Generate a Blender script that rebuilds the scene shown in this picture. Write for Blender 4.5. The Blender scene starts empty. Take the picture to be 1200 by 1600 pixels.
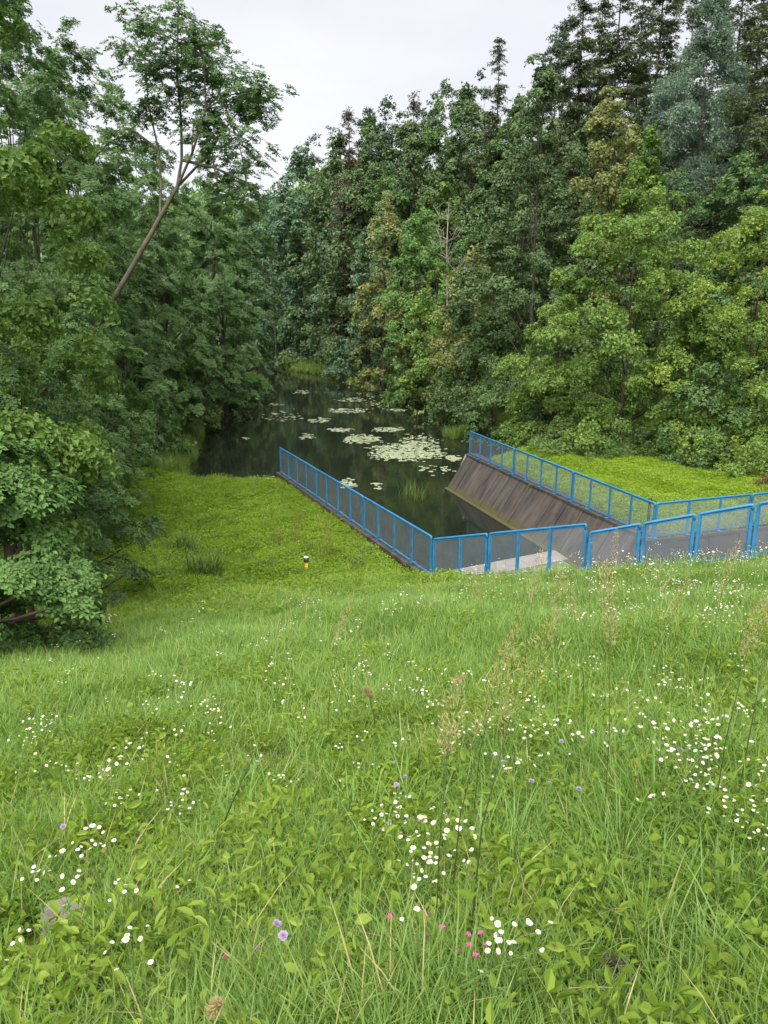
import bpy, math, random
import numpy as np
from math import radians as R_, sin, cos, tan, pi

sc = bpy.context.scene
COL = sc.collection
random.seed(7)
RNG = np.random.default_rng(7)

# ------------------------------------------------------------------ camera, sky, sun, exposure
CAMZ = 8.55                                   # eye above the pond's surface (water is z = 0)
PITCH = R_(15.0)
cam_d = bpy.data.cameras.new('camera')
cam_d.sensor_fit = 'VERTICAL'
cam_d.sensor_height = 32.0
cam_d.lens = 24.0
cam_d.clip_start = 0.05
cam_d.clip_end = 3000
cam = bpy.data.objects.new('camera', cam_d)
cam.location = (0, 0, CAMZ)
cam.rotation_euler = (pi / 2 - PITCH, 0, 0)
COL.objects.link(cam)
sc.camera = cam

SUN_EL, SUN_AZ = R_(58), R_(200)
world = bpy.data.worlds.new('World')
sc.world = world
world.use_nodes = True
wn, wl = world.node_tree.nodes, world.node_tree.links
wn.clear()
w_out = wn.new('ShaderNodeOutputWorld')
w_bg = wn.new('ShaderNodeBackground')
w_bg.inputs['Strength'].default_value = 0.10
w_sky = wn.new('ShaderNodeTexSky')
w_sky.sky_type = 'NISHITA'
w_sky.sun_disc = False
w_sky.sun_elevation = SUN_EL
w_sky.sun_rotation = SUN_AZ
w_sky.altitude = 200
w_tc = wn.new('ShaderNodeTexCoord')
w_map = wn.new('ShaderNodeMapping')
w_map.inputs['Scale'].default_value = (1.0, 1.0, 3.2)
w_noise = wn.new('ShaderNodeTexNoise')
w_noise.inputs['Scale'].default_value = 1.7
w_noise.inputs['Detail'].default_value = 6
w_noise.inputs['Roughness'].default_value = 0.5
w_ramp = wn.new('ShaderNodeValToRGB')
w_ramp.color_ramp.elements[0].position = 0.3
w_ramp.color_ramp.elements[0].color = (0.74, 0.745, 0.80, 1)
w_ramp.color_ramp.elements[1].position = 0.7
w_ramp.color_ramp.elements[1].color = (0.97, 0.97, 1.01, 1)
w_scale = wn.new('ShaderNodeVectorMath')
w_scale.operation = 'SCALE'
w_scale.inputs['Scale'].default_value = 1.85     # overcast cloud layer, same units as the sky texture
w_mix = wn.new('ShaderNodeMix')
w_mix.data_type = 'RGBA'
w_mix.inputs['Factor'].default_value = 0.97     # cloud cover
wl.new(w_tc.outputs['Generated'], w_map.inputs['Vector'])
wl.new(w_map.outputs['Vector'], w_noise.inputs['Vector'])
wl.new(w_noise.outputs['Fac'], w_ramp.inputs['Fac'])
wl.new(w_ramp.outputs['Color'], w_scale.inputs[0])
wl.new(w_sky.outputs['Color'], w_mix.inputs['A'])
wl.new(w_scale.outputs['Vector'], w_mix.inputs['B'])
wl.new(w_mix.outputs['Result'], w_bg.inputs['Color'])
wl.new(w_bg.outputs['Background'], w_out.inputs['Surface'])

sun_d = bpy.data.lights.new('sun', 'SUN')
sun_d.energy = 1.5
sun_d.angle = R_(75)
sun_d.color = (1.0, 0.95, 0.86)
sun = bpy.data.objects.new('sun', sun_d)
sun.rotation_euler = (pi / 2 - SUN_EL, 0, pi - SUN_AZ)
sun.location = (0, -20, 60)
COL.objects.link(sun)

sc.view_settings.view_transform = 'Standard'
sc.view_settings.look = 'None'
sc.view_settings.gamma = 1
sc.view_settings.use_curve_mapping = False
sc.view_settings.exposure = 2.45

sc.render.engine = 'CYCLES'
cy = sc.cycles
cy.max_bounces = 7
cy.diffuse_bounces = 3
cy.glossy_bounces = 3
cy.transmission_bounces = 4
cy.transparent_max_bounces = 12
cy.caustics_reflective = False
cy.caustics_refractive = False
cy.use_adaptive_sampling = True
cy.adaptive_threshold = 0.015
cy.use_denoising = True
try:
    cy.denoiser = 'OPENIMAGEDENOISE'
    cy.denoising_input_passes = 'RGB_ALBEDO_NORMAL'
except Exception:
    pass

# ------------------------------------------------------------------ small helpers
def tan_at(py):                                # slope of the sight line through a row of the photograph
    return tan(math.atan((800 - py) / 1200) - PITCH)

def at(px, py, z):                             # where a sight line meets the level z
    vx, vy = (px - 600) / 1200, (800 - py) / 1200
    d = np.array([vx, cos(PITCH) + vy * sin(PITCH), -sin(PITCH) + vy * cos(PITCH)])
    t = (z - CAMZ) / d[2]
    return d[0] * t, d[1] * t

def tag(o, label=None, cat=None, group=None, kind=None):
    if label: o['label'] = label
    if cat: o['category'] = cat
    if group: o['group'] = group
    if kind: o['kind'] = kind
    return o

def empty(name, loc, label=None, cat=None, group=None, rz=0.0):
    o = bpy.data.objects.new(name, None)
    o.empty_display_size = 0.2
    o.location = loc
    o.rotation_euler = (0, 0, rz)
    COL.objects.link(o)
    return tag(o, label, cat, group)

def link(name, me, parent=None, loc=None):
    o = bpy.data.objects.new(name, me)
    COL.objects.link(o)
    if parent is not None: o.parent = parent
    if loc is not None: o.location = loc
    return o

def np_mesh(name, V, F, mats, attrs=None, mi=None, smooth=False):
    V = np.asarray(V, dtype=np.float32); F = np.asarray(F, dtype=np.int32)
    me = bpy.data.meshes.new(name)
    me.vertices.add(len(V)); me.vertices.foreach_set('co', V.ravel())
    k = F.shape[1]
    me.loops.add(F.size); me.loops.foreach_set('vertex_index', F.ravel())
    me.polygons.add(len(F))
    me.polygons.foreach_set('loop_start', np.arange(0, F.size, k, dtype=np.int32))
    if mi is not None: me.polygons.foreach_set('material_index', np.asarray(mi, dtype=np.int32))
    me.polygons.foreach_set('use_smooth', np.full(len(F), smooth))
    for m in (mats if isinstance(mats, (list, tuple)) else [mats]): me.materials.append(m)
    for an, (dom, arr) in (attrs or {}).items():
        a = me.attributes.new(an, 'FLOAT', dom)
        a.data.foreach_set('value', np.asarray(arr, dtype=np.float32))
    me.update(calc_edges=True)
    return me

class MB:                                      # collects a few boxes, tubes and plates into one mesh
    def __init__(s): s.v, s.f, s.m, s.sm = [], [], [], []
    def add(s, V, F, mi=0, smooth=False):
        n = len(s.v); s.v += [tuple(map(float, p)) for p in V]
        s.f += [tuple(i + n for i in f) for f in F]
        s.m += [mi] * len(F); s.sm += [smooth] * len(F)
    def box(s, c, d, rz=0.0, mi=0):
        ca, sa = cos(rz), sin(rz); V = []
        for z in (-1, 1):
            for x, y in ((-1, -1), (1, -1), (1, 1), (-1, 1)):
                X, Y = x * d[0] / 2, y * d[1] / 2
                V.append((c[0] + X * ca - Y * sa, c[1] + X * sa + Y * ca, c[2] + z * d[2] / 2))
        s.hexa(V, mi)
    def hexa(s, V, mi=0):
        s.add(V, [(3, 2, 1, 0), (4, 5, 6, 7), (0, 1, 5, 4), (1, 2, 6, 5), (2, 3, 7, 6), (3, 0, 4, 7)], mi)
    def beam(s, a, b, w, h, mi=0):             # square bar from a to b, w across and h high
        a, b = np.array(a, float), np.array(b, float); d = b - a; d /= np.linalg.norm(d)
        side = np.cross(d, (0, 0, 1.0))
        if np.linalg.norm(side) < 1e-4: side = np.array((1.0, 0, 0))
        side /= np.linalg.norm(side); up = np.cross(side, d)
        V = []
        for p in (a, b):
            for x, z in ((-1, -1), (1, -1), (1, 1), (-1, 1)):
                V.append(p + side * x * w / 2 + up * z * h / 2)
        s.add(V, [(0, 1, 2, 3), (7, 6, 5, 4), (4, 5, 1, 0), (5, 6, 2, 1), (6, 7, 3, 2), (7, 4, 0, 3)], mi)
    def tube(s, P, rad, n=6, mi=0, cap=True, wob=0.0):
        P = [np.array(p, float) for p in P]; V = []; F = []
        ref = np.array((0.31, 0.95, 0.05))
        for i, p in enumerate(P):
            d = P[min(i + 1, len(P) - 1)] - P[max(i - 1, 0)]; d /= (np.linalg.norm(d) + 1e-9)
            a = np.cross(d, ref)
            if np.linalg.norm(a) < 0.1: a = np.cross(d, (1.0, 0, 0.1))
            a /= np.linalg.norm(a); b = np.cross(d, a)
            for k in range(n):
                r = rad[i] * (1 + wob * random.uniform(-1, 1))
                V.append(p + (a * cos(2 * pi * k / n) + b * sin(2 * pi * k / n)) * r)
        for i in range(len(P) - 1):
            for k in range(n):
                F.append((i * n + k, i * n + (k + 1) % n, (i + 1) * n + (k + 1) % n, (i + 1) * n + k))
        if cap: F.append(tuple(range((len(P) - 1) * n, len(P) * n)))
        s.add(V, F, mi, True)
    def mesh(s, name, mats):
        me = bpy.data.meshes.new(name)
        me.from_pydata(s.v, [], s.f)
        for m in (mats if isinstance(mats, (list, tuple)) else [mats]): me.materials.append(m)
        me.polygons.foreach_set('material_index', s.m)
        me.polygons.foreach_set('use_smooth', s.sm)
        me.update()
        return me
    def build(s, name, mats, parent=None, loc=None): return link(name, s.mesh(name, mats), parent, loc)

# ------------------------------------------------------------------ materials
def new_mat(name):
    m = bpy.data.materials.new(name); m.use_nodes = True
    nt = m.node_tree; nt.nodes.clear()
    out = nt.nodes.new('ShaderNodeOutputMaterial')
    p = nt.nodes.new('ShaderNodeBsdfPrincipled')
    nt.links.new(p.outputs[0], out.inputs['Surface'])
    return m, nt, p, out

def ramp(nt, stops, interp='LINEAR'):
    r = nt.nodes.new('ShaderNodeValToRGB'); cr = r.color_ramp; cr.interpolation = interp
    while len(cr.elements) < len(stops): cr.elements.new(0.5)
    for e, (p, c) in zip(cr.elements, stops): e.position = p; e.color = (*c, 1)
    return r

def noise(nt, scale, detail=4, rough=0.55, vec=None):
    n = nt.nodes.new('ShaderNodeTexNoise')
    n.inputs['Scale'].default_value = scale; n.inputs['Detail'].default_value = detail
    n.inputs['Roughness'].default_value = rough
    if vec is not None: nt.links.new(vec, n.inputs['Vector'])
    return n

def leaf_mat(name, dark, mid, light, trans=0.3, rough=0.55, spec=0.35, patch=0.0):
    m, nt, p, out = new_mat(name)
    at_ = nt.nodes.new('ShaderNodeAttribute'); at_.attribute_name = 'tint'
    r = ramp(nt, [(0.0, dark), (0.5, mid), (1.0, light)])
    ai = nt.nodes.new('ShaderNodeAttribute'); ai.attribute_type = 'INSTANCER'; ai.attribute_name = 'itint'
    sm = nt.nodes.new('ShaderNodeMath'); sm.operation = 'ADD'
    nt.links.new(at_.outputs['Fac'], sm.inputs[0]); nt.links.new(ai.outputs['Fac'], sm.inputs[1])
    fac = sm.outputs[0]
    if patch:                                  # drifts of colour over the ground, by place
        geo = nt.nodes.new('ShaderNodeNewGeometry')
        n1 = noise(nt, 0.55, 3, 0.6, geo.outputs['Position'])
        ma = nt.nodes.new('ShaderNodeMath'); ma.operation = 'MULTIPLY_ADD'
        nt.links.new(n1.outputs['Fac'], ma.inputs[0]); ma.inputs[1].default_value = patch
        sb = nt.nodes.new('ShaderNodeMath'); sb.operation = 'SUBTRACT'
        nt.links.new(fac, sb.inputs[0]); sb.inputs[1].default_value = patch * 0.5
        nt.links.new(sb.outputs[0], ma.inputs[2]); fac = ma.outputs[0]
    nt.links.new(fac, r.inputs['Fac'])
    p.inputs['Roughness'].default_value = rough
    p.inputs['Specular IOR Level'].default_value = spec
    nt.links.new(r.outputs['Color'], p.inputs['Base Color'])
    tr = nt.nodes.new('ShaderNodeBsdfTranslucent')
    hs = nt.nodes.new('ShaderNodeHueSaturation')
    hs.inputs['Value'].default_value = 1.25; hs.inputs['Saturation'].default_value = 1.1
    nt.links.new(r.outputs['Color'], hs.inputs['Color'])
    nt.links.new(hs.outputs['Color'], tr.inputs['Color'])
    mx = nt.nodes.new('ShaderNodeMixShader'); mx.inputs[0].default_value = trans
    nt.links.new(p.outputs[0], mx.inputs[1]); nt.links.new(tr.outputs[0], mx.inputs[2])
    nt.links.new(mx.outputs[0], out.inputs['Surface'])
    return m

def plain(name, col, rough=0.6, spec=0.4, metallic=0.0, var=0.0, vscale=8.0, bump=0.0, bscale=40.0):
    m, nt, p, out = new_mat(name)
    p.inputs['Roughness'].default_value = rough
    p.inputs['Specular IOR Level'].default_value = spec
    p.inputs['Metallic'].default_value = metallic
    tc = nt.nodes.new('ShaderNodeTexCoord')
    if var:
        n = noise(nt, vscale, 5, 0.6, tc.outputs['Object'])
        r = ramp(nt, [(0.25, tuple(c * (1 - var) for c in col)), (0.75, tuple(min(1, c * (1 + var)) for c in col))])
        nt.links.new(n.outputs['Fac'], r.inputs['Fac']); nt.links.new(r.outputs['Color'], p.inputs['Base Color'])
    else:
        p.inputs['Base Color'].default_value = (*col, 1)
    if bump:
        n2 = noise(nt, bscale, 4, 0.6, tc.outputs['Object'])
        b = nt.nodes.new('ShaderNodeBump'); b.inputs['Strength'].default_value = bump; b.inputs['Distance'].default_value = 0.02
        nt.links.new(n2.outputs['Fac'], b.inputs['Height']); nt.links.new(b.outputs['Normal'], p.inputs['Normal'])
    return m

M = {}
M['maple']    = leaf_mat('maple leaves', (0.0762, 0.1389, 0.0291), (0.1366, 0.2296, 0.0437), (0.2184, 0.3248, 0.0672), 0.35)
M['maple2']   = leaf_mat('yellowing maple leaves', (0.0918, 0.1568, 0.028), (0.1658, 0.252, 0.0426), (0.2688, 0.3528, 0.065), 0.35)
M['hornbeam'] = leaf_mat('hornbeam leaves', (0.0538, 0.1075, 0.0403), (0.0986, 0.1792, 0.0594), (0.1624, 0.2632, 0.0874), .30, .6, .25)
M['beech']    = leaf_mat('beech leaves', (0.0739, 0.1478, 0.0448), (0.1187, 0.2218, 0.0627), (0.177, 0.3046, 0.0918), .32, .6, .2)
M['bright']   = leaf_mat('bright near leaves', (0.0694, 0.1344, 0.0269), (0.112, 0.2016, 0.0381), (0.1736, 0.28, 0.0616), .38)
M['alder']    = leaf_mat('alder leaves', (0.0414, 0.0806, 0.0302), (0.0728, 0.1254, 0.0426), (0.1142, 0.177, 0.0582), .22)
M['willow']   = leaf_mat('grey willow leaves', (0.09, 0.15, 0.1), (0.132, 0.205, 0.14), (0.185, 0.265, 0.185), .25)
M['yellow']   = leaf_mat('yellow green leaves', (0.12, 0.155, 0.046), (0.19, 0.22, 0.068), (0.27, 0.285, 0.1), .30)
M['far']      = leaf_mat('distant leaves', (0.056, 0.112, 0.0627), (0.0874, 0.159, 0.0829), (0.1344, 0.2184, 0.1098), .22)
M['spruce']   = leaf_mat('spruce needles', (0.047, 0.0739, 0.0314), (0.0806, 0.1142, 0.0448), (0.1232, 0.159, 0.065), .12)
M['olive']    = leaf_mat('olive spruce needles', (0.056, 0.0784, 0.0314), (0.0896, 0.1187, 0.0448), (0.1322, 0.1658, 0.065), .12)
M['brownspruce'] = leaf_mat('dying spruce needles', (0.084, 0.0672, 0.042), (0.126, 0.1051, 0.0644), (0.1471, 0.154, 0.0784), .12)
M['pine']     = leaf_mat('pine needles', (0.0448, 0.0806, 0.047), (0.0739, 0.1187, 0.0672), (0.112, 0.159, 0.0896), .12)
M['shrub']    = leaf_mat('pale shrub leaves', (.075, .135, .034), (.110, .180, .046), (.155, .230, .062), .30)
M['grass']    = leaf_mat('meadow grass', (0.09, 0.172, 0.028), (0.16, 0.275, 0.05), (0.258, 0.375, 0.1), 0.42, .5, .35, patch=.55)
M['grass_wide'] = leaf_mat('broad grass blades', (0.09, 0.19, 0.028), (0.15, 0.275, 0.046), (0.225, 0.35, 0.085), 0.42, .42, .45, patch=.35)
M['herb']     = leaf_mat('herb leaves', (0.12, 0.195, 0.022), (0.195, 0.295, 0.04), (0.29, 0.385, 0.075), .42, .68, .18, patch=.7)
M['terrace']  = leaf_mat('ground cover leaves', (0.125, 0.205, 0.018), (0.19, 0.3, 0.03), (0.28, 0.395, 0.06), .40, .6, .2, patch=1.0)
M['lawn']     = leaf_mat('bright lawn leaves', (0.15, 0.235, 0.018), (0.225, 0.335, 0.032), (0.315, 0.43, 0.065), .40, .6, .2, patch=1.0)
M['reed']     = leaf_mat('waterside grass', (0.105, 0.175, 0.035), (0.15, 0.235, 0.05), (0.205, 0.295, 0.075), 0.35)
M['rush']     = leaf_mat('dark rush blades', (.045, .085, .012), (.070, .125, .018), (.120, .170, .030), .25)
M['straw']    = leaf_mat('dry plume', (.30, .25, .11), (.40, .33, .16), (.50, .42, .22), .3, .7, .2)
M['straw_green'] = leaf_mat('greenish plume', (.24, .25, .07), (.32, .32, .11), (.40, .38, .16), .3, .7, .2)
M['dock']     = leaf_mat('brownish seed stalk', (.14, .13, .03), (.19, .19, .045), (.22, .24, .06), .2, .7, .2)
M['white']    = plain('white petals', (.55, .55, .53), .5, .3)
M['disc']     = plain('yellow flower disc', (.62, .50, .06), .7, .2)
M['pink']     = plain('pink petals', (.36, .055, .20), .5, .3)
M['lilac']    = plain('lilac petals', (.32, .23, .42), .6, .3)
M['stem']     = plain('green stem', (.080, .150, .030), .6, .3)
M['darkstem'] = plain('dark stem', (.05, .075, .025), .6, .3)
M['blue']     = plain('blue painted steel', (.026, .165, .345), .46, .4, 0, .28, 5.0, .25, 45)
M['black']    = plain('black plastic', (.012, .012, .014), .45, .4)
M['marker']   = plain('yellow marker pipe', (.70, .36, .02), .5, .4, 0, .15, 20)
M['capgrey']  = plain('pale cap top', (.45, .47, .50), .5, .4)
M['stone']    = plain('grey stone', (.20, .175, .16), .85, .2, 0, .35, 9, .6, 60)
M['soil']     = plain('bare soil', (.125, .100, .085), .95, .1, 0, .5, 22, 1.0, 50)
M['brush']    = plain('dead brown twigs', (.11, .065, .040), .9, .1, 0, .4, 10)
M['bark']     = plain('grey bark', (.062, .052, .042), .9, .15, 0, .45, 5, .7, 18)
M['bark_pale'] = plain('pale brown bark', (.125, .105, .080), .9, .15, 0, .4, 4, .7, 14)
M['bark_pine'] = plain('pine bark', (.17, .105, .068), .9, .15, 0, .4, 4, .6, 14)
M['bark_dead'] = plain('dead wood', (.27, .24, .21), .9, .15, 0, .25, 4, .4, 14)
M['slab']     = plain('pale concrete slab', (.255, .230, .215), .8, .25, 0, .22, 3, .5, 30)

def wall_mat():
    m, nt, p, out = new_mat('stained concrete')
    geo = nt.nodes.new('ShaderNodeNewGeometry')
    dt = nt.nodes.new('ShaderNodeVectorMath'); dt.operation = 'DOT_PRODUCT'; dt.inputs[1].default_value = (.284, -.959, 0)
    nt.links.new(geo.outputs['Position'], dt.inputs[0])
    sz = nt.nodes.new('ShaderNodeSeparateXYZ'); nt.links.new(geo.outputs['Position'], sz.inputs[0])
    cb = nt.nodes.new('ShaderNodeCombineXYZ'); nt.links.new(dt.outputs['Value'], cb.inputs['X']); nt.links.new(sz.outputs['Z'], cb.inputs['Y'])
    mp = nt.nodes.new('ShaderNodeMapping'); mp.inputs['Scale'].default_value = (1.9, .42, 1)
    nt.links.new(cb.outputs[0], mp.inputs['Vector'])
    n1 = noise(nt, 1.5, 6, .65, mp.outputs['Vector'])          # streaks running down the face
    r1 = ramp(nt, [(.30, (.024, .022, .021)), (.45, (.054, .047, .043)), (.62, (.084, .074, .068)), (.85, (.135, .123, .115))])
    nt.links.new(n1.outputs['Fac'], r1.inputs['Fac'])
    n2 = noise(nt, 1.1, 5, .6, geo.outputs['Position'])        # rust and lichen
    r2 = ramp(nt, [(.54, (0, 0, 0)), (.80, (1, 1, 1))])
    nt.links.new(n2.outputs['Fac'], r2.inputs['Fac'])
    mx = nt.nodes.new('ShaderNodeMix'); mx.data_type = 'RGBA'
    nt.links.new(r2.outputs['Color'], mx.inputs['Factor'])
    nt.links.new(r1.outputs['Color'], mx.inputs['A']); mx.inputs['B'].default_value = (.105, .070, .046, 1)
    # moss rising from the waterline
    sx = nt.nodes.new('ShaderNodeSeparateXYZ'); nt.links.new(geo.outputs['Position'], sx.inputs[0])
    n3 = noise(nt, 2.2, 5, .65, geo.outputs['Position'])
    ad = nt.nodes.new('ShaderNodeMath'); ad.operation = 'MULTIPLY_ADD'
    nt.links.new(n3.outputs['Fac'], ad.inputs[0]); ad.inputs[1].default_value = -.42
    nt.links.new(sx.outputs['Z'], ad.inputs[2])
    r3 = ramp(nt, [(.0, (1, 1, 1)), (.12, (0, 0, 0))])
    nt.links.new(ad.outputs[0], r3.inputs['Fac'])
    mx2 = nt.nodes.new('ShaderNodeMix'); mx2.data_type = 'RGBA'
    nt.links.new(r3.outputs['Color'], mx2.inputs['Factor'])
    nt.links.new(mx.outputs['Result'], mx2.inputs['A']); mx2.inputs['B'].default_value = (.072, .066, .030, 1)
    nt.links.new(mx2.outputs['Result'], p.inputs['Base Color'])
    p.inputs['Roughness'].default_value = .85; p.inputs['Specular IOR Level'].default_value = .25
    nb = noise(nt, 26, 5, .65, geo.outputs['Position'])
    b = nt.nodes.new('ShaderNodeBump'); b.inputs['Strength'].default_value = .5; b.inputs['Distance'].default_value = .02
    nt.links.new(nb.outputs['Fac'], b.inputs['Height']); nt.links.new(b.outputs['Normal'], p.inputs['Normal'])
    return m
M['wall'] = wall_mat()

def ground_mat():
    m, nt, p, out = new_mat('meadow soil and moss')
    geo = nt.nodes.new('ShaderNodeNewGeometry')
    n1 = noise(nt, .8, 6, .65, geo.outputs['Position'])
    r1 = ramp(nt, [(.3, (.050, .070, .016)), (.55, (.075, .115, .018)), (.75, (.105, .125, .030))])
    nt.links.new(n1.outputs['Fac'], r1.inputs['Fac'])
    # forest floor, where the vertex weight says trees stand
    a = nt.nodes.new('ShaderNodeAttribute'); a.attribute_name = 'forest'
    n2 = noise(nt, 1.4, 6, .65, geo.outputs['Position'])
    r2 = ramp(nt, [(.35, (.030, .034, .014)), (.6, (.050, .050, .022)), (.8, (.045, .070, .020))])
    nt.links.new(n2.outputs['Fac'], r2.inputs['Fac'])
    mx = nt.nodes.new('ShaderNodeMix'); mx.data_type = 'RGBA'
    nt.links.new(a.outputs['Fac'], mx.inputs['Factor'])
    nt.links.new(r1.outputs['Color'], mx.inputs['A']); nt.links.new(r2.outputs['Color'], mx.inputs['B'])
    nt.links.new(mx.outputs['Result'], p.inputs['Base Color'])
    p.inputs['Roughness'].default_value = .95; p.inputs['Specular IOR Level'].default_value = .1
    nb = noise(nt, 9, 6, .7, geo.outputs['Position'])
    b = nt.nodes.new('ShaderNodeBump'); b.inputs['Strength'].default_value = .8; b.inputs['Distance'].default_value = .06
    nt.links.new(nb.outputs['Fac'], b.inputs['Height']); nt.links.new(b.outputs['Normal'], p.inputs['Normal'])
    return m
M['ground'] = ground_mat()

def water_mat():
    m, nt, p, out = new_mat('dark pond water')
    p.inputs['Base Color'].default_value = (.010, .014, .009, 1)
    p.inputs['Roughness'].default_value = .05
    p.inputs['IOR'].default_value = 1.33
    geo = nt.nodes.new('ShaderNodeNewGeometry')
    n1 = noise(nt, 1.3, 3, .5, geo.outputs['Position'])
    b = nt.nodes.new('ShaderNodeBump'); b.inputs['Strength'].default_value = .10; b.inputs['Distance'].default_value = .05
    nt.links.new(n1.outputs['Fac'], b.inputs['Height']); nt.links.new(b.outputs['Normal'], p.inputs['Normal'])
    return m
M['water'] = water_mat()

def pane_mat():                                # fine steel netting: threads too thin to see one by one
    m, nt, p, out = new_mat('fine blue grey netting')
    p.inputs['Base Color'].default_value = (.23, .27, .34, 1); p.inputs['Roughness'].default_value = .6
    tr = nt.nodes.new('ShaderNodeBsdfTransparent')
    mx = nt.nodes.new('ShaderNodeMixShader')
    geo = nt.nodes.new('ShaderNodeNewGeometry')
    n1 = noise(nt, 2.5, 4, .6, geo.outputs['Position'])
    mr = nt.nodes.new('ShaderNodeMapRange'); mr.inputs['To Min'].default_value = .11; mr.inputs['To Max'].default_value = .25
    nt.links.new(n1.outputs['Fac'], mr.inputs['Value']); nt.links.new(mr.outputs[0], mx.inputs[0])
    nt.links.new(tr.outputs[0], mx.inputs[1]); nt.links.new(p.outputs[0], mx.inputs[2])
    nt.links.new(mx.outputs[0], out.inputs['Surface'])
    return m
M['pane'] = pane_mat()

def lily_mat():
    m, nt, p, out = new_mat('lily pad')
    a = nt.nodes.new('ShaderNodeObjectInfo')
    r = ramp(nt, [(0, (.22, .26, .14)), (.5, (.31, .35, .22)), (1, (.40, .42, .31))])
    geo = nt.nodes.new('ShaderNodeNewGeometry'); n = noise(nt, 1.6, 3, .6, geo.outputs['Position'])
    nt.links.new(n.outputs['Fac'], r.inputs['Fac']); nt.links.new(r.outputs['Color'], p.inputs['Base Color'])
    p.inputs['Roughness'].default_value = .35; p.inputs['Specular IOR Level'].default_value = .5
    return m
M['lily'] = lily_mat()
M['duckweed'] = plain('duckweed', (.13, .20, .045), .7, .3, 0, .35, 2.5, .4, 40)

# ------------------------------------------------------------------ the lie of the land
A_FAR, A_NEAR = np.array((-4.4, 32.1)), np.array((1.25, 19.1))      # fence line on the left channel wall
B_FAR, B_NEAR = np.array((4.1, 36.6)), np.array((8.25, 22.6))       # and on the right one
P1, P4 = np.array((4.4, 15.9)), np.array((10.6, 13.1))
WING = np.array((14.5, 24.75))
WALL_Z = 1.65
PIT = np.array([A_FAR, A_NEAR, P1, P4, (15, 16), WING, B_NEAR, B_FAR])
POND = np.array([(-4.6, 33.1), (-8, 33.6), (-10.2, 37), (-11.5, 46), (-13.2, 58), (-14, 70), (-16, 90), (-19, 115), (-21, 136),
                 (-17, 138), (-15.5, 122), (-15, 113), (-12, 106), (-5, 95), (0, 88), (2.7, 80), (4.2, 70), (6.2, 60), (9.5, 52),
                 (11.5, 46), (9.6, 41), (5.6, 38.8), (4.2, 37.0)])

def inside(poly, x, y):
    r = np.zeros(x.shape, bool); n = len(poly)
    for i in range(n):
        x1, y1 = poly[i]; x2, y2 = poly[(i + 1) % n]
        c = ((y1 > y) != (y2 > y)) & (x < (x2 - x1) * (y - y1) / (y2 - y1 + 1e-12) + x1)
        r ^= c
    return r

def dist(poly, x, y):                          # signed, positive outside
    d = np.full(x.shape, 1e9); n = len(poly)
    for i in range(n):
        ax, ay = poly[i]; bx, by = poly[(i + 1) % n]
        dx, dy = bx - ax, by - ay
        t = np.clip(((x - ax) * dx + (y - ay) * dy) / (dx * dx + dy * dy), 0, 1)
        d = np.minimum(d, np.hypot(x - ax - t * dx, y - ay - t * dy))
    return np.where(inside(poly, x, y), -d, d)

def sstep(a, b, t):
    t = np.clip((t - a) / (b - a), 0, 1); return t * t * (3 - 2 * t)

def shore_mid(y): return np.interp(y, [33, 40, 60, 90, 115, 140], [0, 0, -3.5, -8.5, -17, -19])

def ground(x, y, want_forest=False, raw=False):
    x = np.asarray(x, float); y = np.asarray(y, float)
    u = .94 * y - .342 * x
    slope = np.minimum(6.95 - .30 * u, 7.35 + 0 * u)
    wob = .10 * np.sin(x * .9 + 1.3) * np.sin(y * .7 + .4) + .06 * np.sin(x * 2.1 + y * 1.3) + .03 * np.sin(x * 4.3 - y * 3.1)
    terr = (1.38 + .14 * sstep(2, 9, x)) + .012 * np.clip(x - 9, 0, 30)
    k = .18
    h = np.clip(.5 + .5 * (slope - terr) / k / 2, 0, 1)
    land = slope * h + terr * (1 - h) + k * 2 * h * (1 - h)
    pd = dist(PIT, x, y)
    near_pit = 1 - sstep(.2, 2.4, pd)
    wob = wob * (1 - near_pit)
    land = land - .13 * near_pit * (1 - sstep(20, 24, y)) * (1 - sstep(18, 21, u))
    sd = dist(POND, x, y)
    right = x > shore_mid(y)
    q0r = np.interp(y, [36, 60, 85, 100, 125], [12, 5, 5, 6, 6])
    q0l = np.interp(y, [8, 20, 34, 60], [16, 12, 5, 4])
    hr = np.clip(sd - q0r, 0, 40) * .52 * sstep(24, 46, y + .25 * x)
    hl = np.clip(sd - q0l, 0, 50) * .26 * sstep(4, 24, y) * np.maximum(sstep(7, 14, -x), sstep(34, 42, y))
    land = land + np.where(right, hr, hl) + np.clip(y - 150, 0, 120) * .12
    # the banks of the pond
    low = np.where(y > 84, .35, land) * sstep(0, 1.0, sd)
    bank = np.where(y > 84, land * sstep(4, 14, sd) + low * (1 - sstep(4, 14, sd)), land)
    z = np.where(sd < 1.6, np.where(sd > 0, bank * sstep(-.2, 1.5, sd), np.maximum(-1.5, -.02 + .5 * sd)), bank)
    if want_forest:
        f = np.where(right, sstep(0, 3, sd - np.interp(y, [36, 60], [9, .5])) * sstep(34.5, 37.5, y + .10 * (x - 8)),
                     np.maximum(sstep(9, 12, -x - .05 * y) , sstep(34, 36, y)))
        f = np.where((y > 84) & (sd < 6), f * .2, f)
        return z + wob * sstep(.5, 2, sd) * (1 - f * .3), f
    if raw: return z
    return z + wob * sstep(.5, 2, sd)

def spaced(lo, a, b, hi, step, grow=1.13):
    v = list(np.arange(a, b + 1e-6, step)); s = step
    p = b
    while p < hi: s *= grow; p += s; v.append(p)
    p, s = a, step
    w = []
    while p > lo: s *= grow; p -= s; w.append(p)
    return np.array(w[::-1] + v)

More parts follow.
